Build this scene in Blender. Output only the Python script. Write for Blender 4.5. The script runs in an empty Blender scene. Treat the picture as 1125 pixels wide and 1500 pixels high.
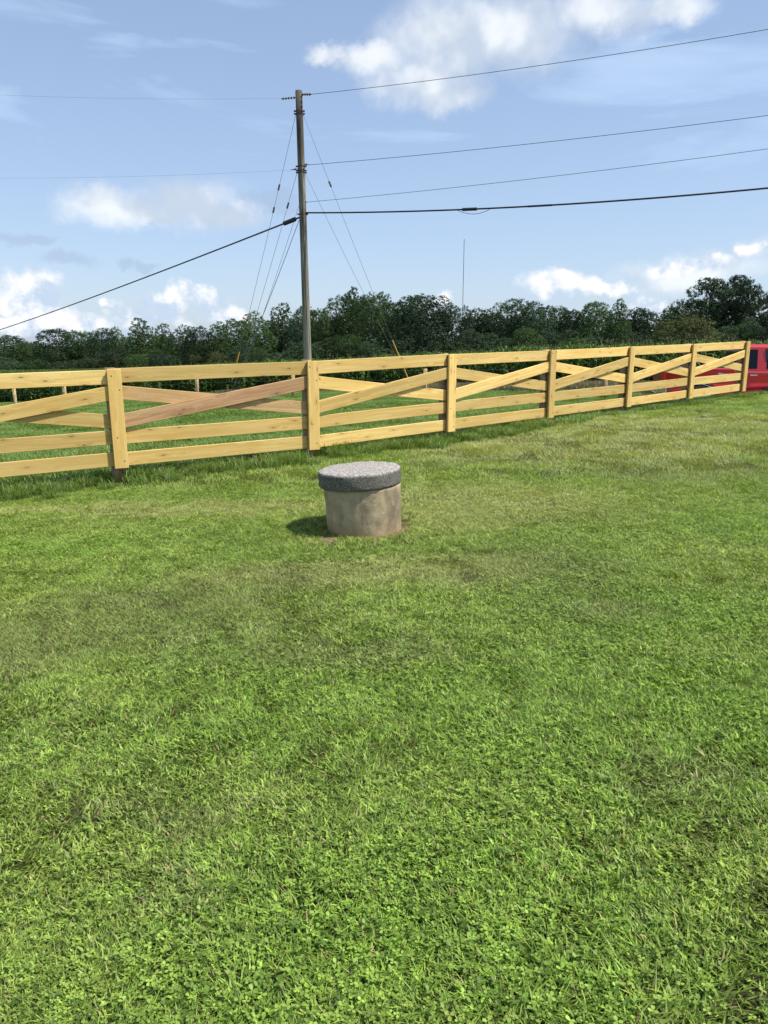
import bpy, bmesh, math, random
import numpy as np
from mathutils import Vector, Matrix, Euler, noise as mnoise
R = math.radians
scene = bpy.context.scene
col = scene.collection
rng = np.random.default_rng(7)
random.seed(5)

# ---------------------------------------------------------------- camera
F = 1100.0; PITCH = math.atan(245 / F); CZ = 1.62
cp_, sp_ = math.cos(PITCH), math.sin(PITCH)
cam_d = bpy.data.cameras.new('camera'); cam = bpy.data.objects.new('camera', cam_d); col.objects.link(cam)
cam.location = (0, 0, CZ); cam.rotation_euler = (math.pi / 2 - PITCH, 0, 0)
cam_d.sensor_fit = 'VERTICAL'; cam_d.sensor_height = 36; cam_d.lens = 36 * F / 1500
cam_d.clip_start = 0.05; cam_d.clip_end = 6000
scene.camera = cam

def ray(px, py):
    x = (px - 562.5) / F; u = (750 - py) / F
    return Vector((x, cp_ + u * sp_, -sp_ + u * cp_))
def at(px, py, Y):
    d = ray(px, py); return Vector((d.x * Y / d.y, Y, CZ + d.z * Y / d.y))
def azel(px, py):
    d = ray(px, py).normalized()
    return math.degrees(math.atan2(d.x, d.y)), math.degrees(math.asin(d.z))

# ---------------------------------------------------------------- node helper
class NT:
    def __init__(s, tree): s.t = tree; s.n = tree.nodes; s.l = tree.links
    def new(s, typ, **kw):
        n = s.n.new(typ)
        for k, v in kw.items(): setattr(n, k, v)
        return n
    def set(s, sock, v):
        if v is None: return
        if isinstance(v, bpy.types.NodeSocket): s.l.new(v, sock)
        else: sock.default_value = v
    def math(s, op, a, b=None, c=None, clamp=False):
        n = s.new('ShaderNodeMath', operation=op, use_clamp=clamp)
        s.set(n.inputs[0], a); s.set(n.inputs[1], b); s.set(n.inputs[2], c); return n.outputs[0]
    def noise(s, vec, scale, detail=4, rough=.55, dist=0.0):
        n = s.new('ShaderNodeTexNoise'); s.set(n.inputs['Vector'], vec)
        n.inputs['Scale'].default_value = scale; n.inputs['Detail'].default_value = detail
        n.inputs['Roughness'].default_value = rough; n.inputs['Distortion'].default_value = dist
        return n.outputs['Fac']
    def mapr(s, v, a, b, c=0.0, d=1.0, smooth=False):
        n = s.new('ShaderNodeMapRange'); s.set(n.inputs[0], v)
        if smooth: n.interpolation_type = 'SMOOTHSTEP'
        for i, q in zip((1, 2, 3, 4), (a, b, c, d)): n.inputs[i].default_value = q
        return n.outputs[0]
    def mix(s, f, a, b, mode='MIX'):
        n = s.new('ShaderNodeMix', data_type='RGBA', blend_type=mode)
        s.set(n.inputs[0], f)
        for i, q in ((6, a), (7, b)):
            if isinstance(q, (tuple, list)): q = tuple(q) + (1,) if len(q) == 3 else q
            s.set(n.inputs[i], q)
        return n.outputs[2]
    def mapping(s, vec, loc=(0, 0, 0), scale=(1, 1, 1), rot=(0, 0, 0)):
        n = s.new('ShaderNodeMapping'); s.set(n.inputs[0], vec)
        n.inputs[1].default_value = loc; n.inputs[2].default_value = rot; n.inputs[3].default_value = scale
        return n.outputs[0]
    def length(s, v):
        n = s.new('ShaderNodeVectorMath', operation='LENGTH'); s.set(n.inputs[0], v); return n.outputs[1]
    def ellipse(s, vec, cx, cy, rx, ry, cz=0):   # 1 - normalised distance
        v = s.mapping(vec, loc=(-cx / rx, -cy / ry, 0), scale=(1 / rx, 1 / ry, 0))
        return s.math('SUBTRACT', 1.0, s.length(v))

# ---------------------------------------------------------------- sun and sky
SUN_AZ = Vector((0.955, -0.295, 0)).normalized(); SUN_EL = R(58)
sd = Vector((SUN_AZ.x * math.cos(SUN_EL), SUN_AZ.y * math.cos(SUN_EL), math.sin(SUN_EL)))
sl = bpy.data.lights.new('sun', 'SUN'); sl.energy = 5.0; sl.angle = R(0.53); sl.color = (1.0, 0.955, 0.87)
so = bpy.data.objects.new('sun', sl); col.objects.link(so)
so.rotation_euler = sd.to_track_quat('Z', 'Y').to_euler(); so.location = (20, -10, 30)

w = bpy.data.worlds.new('World'); scene.world = w; w.use_nodes = True
W = NT(w.node_tree); W.n.clear()
sky = W.new('ShaderNodeTexSky', sky_type='NISHITA'); sky.sun_disc = False
sky.sun_elevation = SUN_EL; sky.sun_rotation = math.atan2(sd.x, sd.y)
sky.altitude = 200; sky.air_density = 1.0; sky.dust_density = 1.1; sky.ozone_density = 1.6
tc = W.new('ShaderNodeTexCoord'); vec = tc.outputs['Generated']
sep = W.new('ShaderNodeSeparateXYZ'); W.l.new(vec, sep.inputs[0])
az = W.math('MULTIPLY', W.math('ARCTAN2', sep.outputs[0], sep.outputs[1]), 57.2958)
el = W.math('MULTIPLY', W.math('ARCSINE', sep.outputs[2]), 57.2958)
cmb = W.new('ShaderNodeCombineXYZ'); W.l.new(az, cmb.inputs[0]); W.l.new(el, cmb.inputs[1])
# domain warp for puffy outlines
n1 = W.new('ShaderNodeTexNoise'); W.l.new(vec, n1.inputs['Vector']); n1.inputs['Scale'].default_value = 16; n1.inputs['Detail'].default_value = 6; n1.inputs['Roughness'].default_value = .62
vs = W.new('ShaderNodeVectorMath', operation='SUBTRACT'); W.l.new(n1.outputs['Color'], vs.inputs[0]); vs.inputs[1].default_value = (.5, .5, .5)
vm = W.new('ShaderNodeVectorMath', operation='MULTIPLY'); W.l.new(vs.outputs[0], vm.inputs[0]); vm.inputs[1].default_value = (4.2, 3.2, 0)
va = W.new('ShaderNodeVectorMath', operation='ADD'); W.l.new(cmb.outputs[0], va.inputs[0]); W.l.new(vm.outputs[0], va.inputs[1])
P2 = va.outputs[0]
def field(lst):
    cur = None
    for (px, py, rx, ry) in lst:
        a0, e0 = azel(px, py); a1, _ = azel(px + rx, py); _, e1 = azel(px, py - ry)
        f = W.ellipse(P2, a0, e0, max(abs(a1 - a0), .3), max(abs(e1 - e0), .2))
        cur = f if cur is None else W.math('MAXIMUM', cur, f)
    return cur
soft = [(670, 60, 125, 75), (625, 118, 95, 48), (655, 142, 66, 30), (545, 85, 60, 32), (750, 55, 110, 72), (890, 20, 130, 42), (985, 12, 70, 28), (485, 75, 40, 16),
        (150, 306, 76, 34), (215, 312, 80, 22), (280, 300, 95, 40), (335, 314, 60, 24), (1010, 398, 120, 30), (1095, 366, 45, 22)]
crisp = [(42, 420, 55, 36), (20, 436, 40, 26), (62, 450, 34, 30), (100, 472, 90, 22), (30, 470, 70, 18), (240, 440, 38, 24), (262, 426, 18, 24), (300, 440, 44, 20), (330, 464, 60, 14), (190, 455, 45, 13), (230, 470, 60, 12), (165, 436, 22, 10),
         (818, 418, 66, 28), (830, 408, 26, 18), (890, 424, 70, 20), (955, 440, 40, 18), (648, 438, 26, 16), (1010, 388, 70, 14), (1092, 364, 34, 14), (5, 465, 30, 12)]
grey = [(35, 352, 70, 13), (105, 381, 60, 16), (186, 384, 20, 9), (216, 389, 26, 9), (400, 300, 60, 20)]
fine = W.noise(vec, 42, 7, .62)
softn = W.noise(vec, 15, 5, .55)
m_soft = W.mapr(W.math('ADD', field(soft), W.math('MULTIPLY', W.math('SUBTRACT', softn, .5), .60)), -.22, .74, 0, .92, True)
fc = field(crisp)
m_crisp = W.mapr(W.math('ADD', fc, W.math('MULTIPLY', W.math('SUBTRACT', fine, .5), .7)), .0, .56, 0, .92, True)
m_grey = W.mapr(field(grey), .0, .6, 0, .5, True)
# relief: noise here minus noise a little towards the light
sh = W.mapping(vec, loc=(.012, 0, .02))
nA = W.noise(vec, 17, 5, .6); nB = W.noise(sh, 17, 5, .6)
rel = W.mapr(W.math('SUBTRACT', nA, nB), -.12, .12, 0, 1, True)
# cirrus streaks
cv = W.mapping(cmb.outputs[0], rot=(0, 0, R(-9)), scale=(.045, .2, 1))
cir = W.mapr(W.noise(cv, 1.0, 5, .55, .6), .36, .72, 0, .66, True)
lowhaze = W.mapr(el, 0, 40, .44, .18)
K = 10.0
def colr(r, g, b): return (r * K, g * K, b * K, 1)
skyc = W.mix(1.0, sky.outputs[0], (1.06, 1.04, 1.11, 1), 'MULTIPLY')
c0 = W.mix(W.math('MAXIMUM', cir, lowhaze), skyc, colr(.50, .66, .88))
c1 = W.mix(m_grey, c0, colr(.33, .42, .58))
srel = W.mapr(W.math('SUBTRACT', W.noise(vec, 8, 4, .5), W.noise(sh, 8, 4, .5)), -.10, .09, 0, 1, True)
softc = W.mix(srel, colr(.47, .545, .65), colr(.75, .785, .82))
c2 = W.mix(m_soft, c1, softc)
crc = W.mix(rel, colr(.46, .565, .71), colr(.87, .86, .86))
c3 = W.mix(m_crisp, c2, crc)
bg = W.new('ShaderNodeBackground'); bg.inputs[1].default_value = 0.1; W.l.new(c3, bg.inputs[0])
out = W.new('ShaderNodeOutputWorld'); W.l.new(bg.outputs[0], out.inputs[0])
scene.view_settings.view_transform = 'Standard'; scene.view_settings.look = 'None'
scene.view_settings.exposure = 0.36; scene.view_settings.gamma = 1

# ---------------------------------------------------------------- object helpers
def tag(o, label=None, cat=None, group=None, kind=None):
    if label: o['label'] = label
    if cat: o['category'] = cat
    if group: o['group'] = group
    if kind: o['kind'] = kind
    return o
def empty(name, loc, rot=(0, 0, 0)):
    o = bpy.data.objects.new(name, None); col.objects.link(o); o.location = loc; o.rotation_euler = rot
    o.empty_display_size = .2; return o
def mesh_obj(name, verts, faces, m, parent=None, smooth=False):
    me = bpy.data.meshes.new(name); me.from_pydata([tuple(v) for v in verts], [], faces); me.update()
    if smooth: me.polygons.foreach_set('use_smooth', [True] * len(me.polygons))
    o = bpy.data.objects.new(name, me); col.objects.link(o)
    if m: me.materials.append(m)
    if parent: o.parent = parent
    return o
def bm_obj(name, bm, m, parent=None, smooth=False):
    me = bpy.data.meshes.new(name); bmesh.ops.recalc_face_normals(bm, faces=bm.faces[:]); bm.to_mesh(me); bm.free()
    if smooth: me.polygons.foreach_set('use_smooth', [True] * len(me.polygons))
    o = bpy.data.objects.new(name, me); col.objects.link(o)
    if m: me.materials.append(m)
    if parent: o.parent = parent
    return o
def copy_tree(o, parent=None):
    c = o.copy(); col.objects.link(c)
    if parent: c.parent = parent
    for ch in list(o.children): copy_tree(ch, c)
    return c
def tube(pts, r, seg=8, r2=None, cap=True):
    """verts, faces of a tube through pts"""
    V = []; Fc = []; n = len(pts)
    for i, p in enumerate(pts):
        p = Vector(p); a = Vector(pts[max(i - 1, 0)]); b = Vector(pts[min(i + 1, n - 1)])
        d = (b - a).normalized(); up = Vector((0, 0, 1)) if abs(d.z) < .95 else Vector((0, 1, 0))
        s = d.cross(up).normalized(); t = s.cross(d)
        rr = r if r2 is None else r + (r2 - r) * i / (n - 1)
        for k in range(seg):
            q = 2 * math.pi * k / seg; V.append(p + s * (math.cos(q) * rr) + t * (math.sin(q) * rr))
    for i in range(n - 1):
        for k in range(seg):
            a = i * seg + k; b = i * seg + (k + 1) % seg; Fc.append((a, b, b + seg, a + seg))
    if cap: Fc.append(tuple(range(seg))[::-1]); Fc.append(tuple(range((n - 1) * seg, n * seg)))
    return V, Fc
def join(parts):
    V = []; Fc = []
    for v, f in parts:
        o = len(V); V += list(v); Fc += [tuple(i + o for i in q) for q in f]
    return V, Fc
def box(cx, cy, cz, sx, sy, sz):
    v = [(cx + a * sx / 2, cy + b * sy / 2, cz + c * sz / 2) for a in (-1, 1) for b in (-1, 1) for c in (-1, 1)]
    f = [(0, 1, 3, 2), (4, 6, 7, 5), (0, 4, 5, 1), (2, 3, 7, 6), (0, 2, 6, 4), (1, 5, 7, 3)]
    return v, f
def lathe(prof, seg=24):
    V = []; Fc = []
    for r, z in prof:
        for k in range(seg): V.append((r * math.cos(2 * math.pi * k / seg), r * math.sin(2 * math.pi * k / seg), z))
    for i in range(len(prof) - 1):
        for k in range(seg):
            a = i * seg + k; b = i * seg + (k + 1) % seg; Fc.append((a, b, b + seg, a + seg))
    Fc.append(tuple(range(seg))[::-1]); Fc.append(tuple(range((len(prof) - 1) * seg, len(prof) * seg)))
    return V, Fc
def bevel(o, wd, seg=2):
    m = o.modifiers.new('bevel', 'BEVEL'); m.width = wd; m.segments = seg; m.limit_method = 'ANGLE'; m.angle_limit = R(35)
    return o

# ---------------------------------------------------------------- materials
def material(name, build):
    m = bpy.data.materials.new(name); m.use_nodes = True; N = NT(m.node_tree); N.n.clear()
    out = N.new('ShaderNodeOutputMaterial'); b = N.new('ShaderNodeBsdfPrincipled')
    N.l.new(b.outputs[0], out.inputs[0]); build(N, b, out); return m
def plain(name, c, rough=.6, metal=0, spec=None, var=.12, scale=20, bump=0):
    def f(N, b, out):
        t = N.new('ShaderNodeTexCoord').outputs['Object']
        v = N.mapr(N.noise(t, scale, 5), .3, .7, 1 - var, 1 + var)
        mx = N.new('ShaderNodeVectorMath', operation='SCALE'); mx.inputs[0].default_value = c; N.l.new(v, mx.inputs[3])
        N.l.new(mx.outputs[0], b.inputs['Base Color']); b.inputs['Roughness'].default_value = rough; b.inputs['Metallic'].default_value = metal
        if spec is not None: b.inputs['Specular IOR Level'].default_value = spec
        if bump:
            bp = N.new('ShaderNodeBump'); bp.inputs['Strength'].default_value = bump; bp.inputs['Distance'].default_value = .01
            N.l.new(N.noise(t, scale * 2, 6), bp.inputs['Height']); N.l.new(bp.outputs[0], b.inputs['Normal'])
    return material(name, f)

def wood(name, c_lo, c_hi, c_knot, streak=.5, silver=0.0):
    def f(N, b, out):
        t = N.new('ShaderNodeTexCoord').outputs['Object']; oi = N.new('ShaderNodeObjectInfo').outputs['Random']
        off = N.new('ShaderNodeCombineXYZ')
        for i, k in enumerate((37.0, 91.0, 53.0)): N.l.new(N.math('MULTIPLY', oi, k), off.inputs[i])
        ad = N.new('ShaderNodeVectorMath', operation='ADD'); N.l.new(t, ad.inputs[0]); N.l.new(off.outputs[0], ad.inputs[1]); v = ad.outputs[0]
        # knots: sparse voronoi cells, stretched along the grain
        sk = N.new('ShaderNodeSeparateXYZ'); N.l.new(v, sk.inputs[0]); ck = N.new('ShaderNodeCombineXYZ'); N.l.new(sk.outputs[0], ck.inputs[0]); N.l.new(sk.outputs[2], ck.inputs[1])
        kv = N.mapping(ck.outputs[0], scale=(2.6, 9.0, 1)); vo = N.new('ShaderNodeTexVoronoi'); vo.voronoi_dimensions = '2D'; vo.inputs['Scale'].default_value = .95; N.l.new(kv, vo.inputs['Vector'])
        kd = vo.outputs['Distance']
        # grain bends round the knots
        bend = N.mapr(kd, 0, .35, .05, 0, True)
        sx = N.new('ShaderNodeSeparateXYZ'); N.l.new(v, sx.inputs[0])
        z2 = N.math('ADD', sx.outputs[2], bend)
        cb = N.new('ShaderNodeCombineXYZ'); N.l.new(N.math('MULTIPLY', sx.outputs[0], .9), cb.inputs[0]); N.l.new(N.math('MULTIPLY', sx.outputs[1], 22), cb.inputs[1]); N.l.new(N.math('MULTIPLY', z2, 22), cb.inputs[2])
        g = N.noise(cb.outputs[0], 1.0, 5, .6, .7)
        fine = N.noise(N.mapping(v, scale=(3, 160, 160)), 1.0, 3, .6)
        big = N.noise(N.mapping(v, scale=(.8, 4, 4)), 1.0, 3, .5)
        c = N.mix(N.mapr(g, .38, .62), c_lo, c_hi)
        c = N.mix(N.math('MULTIPLY', N.mapr(fine, .3, .7), .42), c, tuple(q * .85 for q in c_lo))
        c = N.mix(N.math('MULTIPLY', N.mapr(big, .45, .7), .35), c, tuple(q * .72 for q in c_hi))
        vc = N.math('MULTIPLY', N.mapr(kd, .035, .095, 1, 0, True), .85)
        ring = N.math('MULTIPLY', N.mapr(kd, .08, .34, .42, 0), 1)
        sc = N.new('ShaderNodeSeparateColor'); N.l.new(vo.outputs['Color'], sc.inputs[0])
        sel = N.math('GREATER_THAN', sc.outputs[0], .58)
        c = N.mix(N.math('MULTIPLY', ring, sel), c, tuple((a + k) / 2 for a, k in zip(c_lo, c_knot)))
        c = N.mix(N.math('MULTIPLY', vc, sel), c, c_knot)
        # greenish treatment tint on some boards
        c = N.mix(N.math('MULTIPLY', N.mapr(N.noise(N.mapping(v, scale=(1.2, 9, 9)), 1.0, 4), .52, .7), .22), c, (.42, .42, .17))
        if silver: c = N.mix(N.math('MULTIPLY', N.mapr(N.noise(N.mapping(v, scale=(1.5, 70, 70)), 1.0, 4, .7), .45, .7), silver), c, (.48, .36, .26))
        c = N.mix(N.mapr(N.math('FRACT', N.math('MULTIPLY', oi, 7.3)), 0, 1, 0, .35), c, tuple(q * k for q, k in zip(c_hi, (.95, .86, .72))))
        hv = N.mapr(oi, 0, 1, .76, 1.12)
        mm = N.new('ShaderNodeVectorMath', operation='SCALE'); N.l.new(c, mm.inputs[0]); N.l.new(hv, mm.inputs[3])
        N.l.new(mm.outputs[0], b.inputs['Base Color']); b.inputs['Roughness'].default_value = .78; b.inputs['Specular IOR Level'].default_value = .25
        bp = N.new('ShaderNodeBump'); bp.inputs['Strength'].default_value = .5; bp.inputs['Distance'].default_value = .003
        N.l.new(N.math('ADD', fine, g), bp.inputs['Height']); N.l.new(bp.outputs[0], b.inputs['Normal'])
    return material(name, f)
M_pine = wood('new_pine', (.62, .395, .11), (.82, .605, .235), (.17, .075, .028))
M_brown = wood('weathered_pine', (.33, .17, .075), (.56, .34, .17), (.09, .045, .03), silver=.45)
M_tan = wood('tanned_pine', (.44, .26, .11), (.64, .43, .20), (.15, .07, .03), silver=.12)
M_post = plain('dark_post_wood', (.30, .21, .12), .9, var=.5, scale=14, bump=.6)
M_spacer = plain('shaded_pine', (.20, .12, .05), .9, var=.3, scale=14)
M_greypost = plain('grey_post_wood', (.40, .29, .14), .9, var=.35, scale=14, bump=.6)

def f_pole(N, b, out):
    t = N.new('ShaderNodeTexCoord').outputs['Object']
    g = N.noise(N.mapping(t, scale=(14, 14, .7)), 1.0, 6, .65)
    big = N.noise(N.mapping(t, scale=(3, 3, .5)), 1.0, 4, .6)
    s = N.new('ShaderNodeSeparateXYZ'); N.l.new(t, s.inputs[0])
    c = N.mix(N.mapr(g, .3, .7), (.08, .075, .05), (.36, .34, .25))
    c = N.mix(N.mapr(big, .48, .66), c, (.085, .06, .038))
    c = N.mix(N.mapr(N.math('ADD', s.outputs[2], N.math('MULTIPLY', big, 3)), 9.5, 11.8, 0, .8), c, (.045, .033, .024))
    N.l.new(c, b.inputs['Base Color']); b.inputs['Roughness'].default_value = .9
    bp = N.new('ShaderNodeBump'); bp.inputs['Strength'].default_value = .7; bp.inputs['Distance'].default_value = .02
    N.l.new(g, bp.inputs['Height']); N.l.new(bp.outputs[0], b.inputs['Normal'])
M_pole = material('utility_pole_wood', f_pole)
M_wire = plain('weathered_wire', (.10, .10, .105), .6, .3)
M_cable = plain('black_cable', (.018, .018, .022), .5)
M_steel = plain('galvanised_steel', (.28, .28, .28), .5, .8)
M_rust = plain('rusty_steel', (.09, .06, .045), .7, .3, var=.4)
M_yellow = plain('yellow_guard', (.50, .28, .03), .5)
M_red = None

def f_conc(side):
    def f(N, b, out):
        t = N.new('ShaderNodeTexCoord').outputs['Object']
        n = N.noise(t, 9, 7, .65); fi = N.noise(t, 120, 4, .7); big = N.noise(t, 3.2, 6, .68, .1)
        s = N.new('ShaderNodeSeparateXYZ'); N.l.new(t, s.inputs[0])
        if side:
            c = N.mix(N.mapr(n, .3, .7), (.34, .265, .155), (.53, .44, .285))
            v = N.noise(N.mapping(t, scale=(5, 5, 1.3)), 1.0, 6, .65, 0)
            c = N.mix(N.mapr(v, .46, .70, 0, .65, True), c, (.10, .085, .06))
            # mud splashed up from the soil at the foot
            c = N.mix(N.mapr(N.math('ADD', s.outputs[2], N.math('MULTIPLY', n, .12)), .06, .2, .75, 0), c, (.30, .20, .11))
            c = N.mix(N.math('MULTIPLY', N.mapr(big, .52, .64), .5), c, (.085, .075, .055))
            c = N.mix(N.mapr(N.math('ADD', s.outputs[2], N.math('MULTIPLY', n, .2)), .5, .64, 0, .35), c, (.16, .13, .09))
        else:
            vv = N.noise(t, 95, 6, .8)
            c = N.mix(N.mapr(vv, .42, .57), (.045, .042, .036), (.25, .238, .20))
            c = N.mix(N.mapr(big, .5, .68, 0, .6), c, (.08, .08, .078))
            zf = N.mapr(s.outputs[2], .112, .130)
            lich = N.math('MULTIPLY', N.mapr(N.noise(t, 60, 7, .85), .44, .56), zf)
            c = N.mix(lich, c, (.52, .48, .43))
        vp = N.new('ShaderNodeTexVoronoi'); vp.inputs['Scale'].default_value = 38; N.l.new(t, vp.inputs['Vector'])
        pit = N.math('MULTIPLY', N.mapr(vp.outputs['Distance'], .10, .22, 1, 0), N.math('GREATER_THAN', N.noise(t, 11, 3), .52))
        c = N.mix(N.math('MULTIPLY', pit, .75), c, (.045, .038, .03))
        c = N.mix(N.math('MULTIPLY', N.mapr(fi, .52, .7), .3), c, (.05, .045, .04))
        N.l.new(c, b.inputs['Base Color']); b.inputs['Roughness'].default_value = .93; b.inputs['Specular IOR Level'].default_value = .2
        bp = N.new('ShaderNodeBump'); bp.inputs['Strength'].default_value = .9 if not side else .5; bp.inputs['Distance'].default_value = .008
        N.l.new(N.math('ADD', n, fi), bp.inputs['Height']); N.l.new(bp.outputs[0], b.inputs['Normal'])
    return f
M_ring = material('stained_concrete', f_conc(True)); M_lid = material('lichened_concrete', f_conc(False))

# ---------------------------------------------------------------- fence layout (face board centre x, top y, bottom y)
HB = 1.19
PB = [(172.5, 541, 686), (459.5, 529, 659), (662, 519, 632.5), (808.5, 513, 612.5), (924, 508.2, 596.3), (1015, 504.2, 583.8), (1093, 500.3, 573.3)]
fp = []
for px, t, bt in PB:
    dt, db = ray(px, t), ray(px, bt); Y = HB / (dt.z / dt.y - db.z / db.y)
    fp.append((at(px, (t + bt) / 2, Y), at(px, t, Y).z))
pos = [Vector((p.x, p.y, zt)) for p, zt in fp]
# smooth the depths a little so that the bays stay near 8 feet
print('fence', [(round(p.x, 2), round(p.y, 2), round(p.z, 2)) for p in pos], [round((pos[i + 1] - pos[i]).length, 2) for i in range(6)])
nn_ = []
for i in range(7):
    d = pos[min(i + 1, 6)] - pos[max(i - 1, 0)]; nn_.append(Vector((d.y, -d.x, 0)).normalized() * .085)
pos = [p - q for p, q in zip(pos, nn_)]
d0 = (pos[0] - pos[1]).normalized() * 2.5
pos = [pos[0] + d0 * 2, pos[0] + d0] + pos

# ---------------------------------------------------------------- terrain
ctrl = [(0, 0, 0), (-3, 0, -.05), (3, 0, .05), (0, -5, 0), (0, 3, 0), (-3, 4, -.08), (3, 4, .07), (-.15, 6.6, .0), (-6, 5, -.17), (6, 6, .16), (-8, -5, -.1), (8, -5, .1), (6.5, 10, .26), (12, 12, .35)]
for (px, py), p in zip([(176, 706), (461, 670), (652, 647), (803, 620), (920, 604), (1011, 592), (1086, 582)], pos[2:]):
    q = at(px, py, p.y + .06); ctrl.append(tuple(q))
p0 = pos[0]; ctrl.append((p0.x, p0.y, p0.z - 1.36))
ctrl += [tuple(at(1112, 577.5, 20.2)), (12.5, 20.2, .42), (8.2, 22.4, -.2), (17, 22.4, -.25), (12, 26, -.35), (14, 30, -.35)]
ctrl += [tuple(at(430, 583, 30)), tuple(at(560, 580, 33)), tuple(at(800, 576, 31)), tuple(at(960, 573, 29)), tuple(at(340, 583, 31)), tuple(at(200, 594, 36))]
corn_front = [tuple(at(1300, 568, 30)), (16.9, 33, -.30), tuple(at(960, 566, 35)), tuple(at(800, 565, 39)), tuple(at(560, 568, 48)), tuple(at(290, 577, 53)), tuple(at(96, 588, 55)), tuple(at(0, 591, 58)), tuple(at(-260, 600, 66))]
ctrl += corn_front
ctrl += [(-125, 235, -7.7), (-60, 215, -6.1), (-30, 190, -4.3), (0, 180, -3.2), (50, 160, -1.7), (90, 150, -1.4), (0, 110, -2.9), (-70, 130, -6.2), (50, 90, -1.3), (-60, 20, -2.5), (50, 20, .5), (0, -60, 0)]
for k in range(12):
    a = 2 * math.pi * k / 12; ctrl.append((700 * math.cos(a), 700 * math.sin(a), -6)); ctrl.append((2500 * math.cos(a), 2500 * math.sin(a), -6))
C = np.array(ctrl); n = len(C)
def phi(d2): return np.sqrt(d2 + 2.0)
A = np.zeros((n + 3, n + 3)); D = ((C[:, None, :2] - C[None, :, :2]) ** 2).sum(-1)
A[:n, :n] = phi(D) - np.eye(n) * 0.02; A[:n, n] = 1; A[:n, n + 1:] = C[:, :2]; A[n, :n] = 1; A[n + 1:, :n] = C[:, :2].T
sol = np.linalg.solve(A, np.concatenate([C[:, 2], np.zeros(3)]))
def gz(x, y):
    x = np.atleast_1d(np.asarray(x, float)); y = np.atleast_1d(np.asarray(y, float)); shp = x.shape; x = x.ravel(); y = y.ravel()
    r = np.empty(len(x))
    for i in range(0, len(x), 20000):
        d = (x[i:i + 20000, None] - C[None, :, 0]) ** 2 + (y[i:i + 20000, None] - C[None, :, 1]) ** 2
        r[i:i + 20000] = phi(d) @ sol[:n] + sol[n] + sol[n + 1] * x[i:i + 20000] + sol[n + 2] * y[i:i + 20000]
    r += .012 * np.sin(x * 1.9 + 1.3 * np.sin(y * 1.1)) * np.sin(y * 2.3 + .7) * np.exp(-(x ** 2 + y ** 2) / 3000)
    return r.reshape(shp)
def g1(x, y): return float(gz(x, y)[0])
def hit(px, py):
    d = ray(px, py); Y = 5.0
    lo, hi = .8, 200
    for _ in range(50):
        m = (lo + hi) / 2; p = at(px, py, m)
        if p.z > g1(p.x, p.y): lo = m
        else: hi = m
    return at(px, py, lo)
print('hit', [tuple(round(v, 2) for v in hit(*q)) for q in ((534, 775), (562, 1499), (0, 1000), (1100, 800), (900, 640))])

def axis(lo, hi, fine_lo, fine_hi, step):
    mid = list(np.arange(fine_lo, fine_hi, step)); s = step; a = fine_lo; left = []
    while a > lo: s *= 1.25; a -= s; left.append(a)
    s = step; a = mid[-1]; right = []
    while a < hi: s *= 1.25; a += s; right.append(a)
    return np.array(left[::-1] + mid + right)
xs = axis(-3500, 3500, -16, 20, .3); ys = axis(-600, 5000, -3, 36, .3)
X, Y = np.meshgrid(xs, ys); Z = gz(X, Y)
nx, ny = len(xs), len(ys)
idx = np.arange(nx * ny).reshape(ny, nx)
quads = np.stack([idx[:-1, :-1], idx[:-1, 1:], idx[1:, 1:], idx[1:, :-1]], -1).reshape(-1, 4)
def np_mesh(name, V, Q):
    me = bpy.data.meshes.new(name); me.vertices.add(len(V)); me.vertices.foreach_set('co', np.asarray(V, np.float32).ravel())
    me.loops.add(Q.size); me.loops.foreach_set('vertex_index', Q.astype(np.int32).ravel())
    me.polygons.add(len(Q)); me.polygons.foreach_set('loop_start', np.arange(0, Q.size, Q.shape[1], dtype=np.int32))
    me.update(calc_edges=True); return me

# named lawn areas, placed on the ground where they lie: (pixel centre, radii in metres)
def spot(px, py, rx, ry):
    h = hit(px, py); return (h.x, h.y, rx, ry)
DRY = [spot(230, 905, 1.35, .9), spot(20, 950, .7, .6), spot(440, 960, .5, .28), spot(770, 830, .9, .75), spot(1010, 690, 1.6, 1.0), spot(400, 850, .8, .45), spot(560, 960, .5, .2), spot(250, 1200, .32, .16), spot(1000, 1130, .4, .22), spot(640, 680, .5, .3), spot(260, 1290, .2, .1), spot(880, 900, .5, .3)]
STRAW = [spot(860, 650, 3.6, 2.4), spot(680, 740, 2.0, 1.3), spot(330, 745, 1.9, .5), spot(520, 840, 1.6, .5), spot(980, 620, 3.4, 1.6), spot(120, 745, 1.3, .3)]
LUSH = [spot(70, 800, 1.3, .55), spot(1100, 770, 1.0, .7), spot(600, 1050, 1.6, .6), spot(900, 1050, 1.4, .9), spot(980, 900, 1.1, .6), spot(650, 1350, 1.0, .6)]
WELL = hit(534, 774)
BARE = [(WELL.x, WELL.y - .08, .50, .48), (WELL.x + .46, WELL.y - .16, .30, .22), (WELL.x - .36, WELL.y - .34, .28, .16)]
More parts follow.
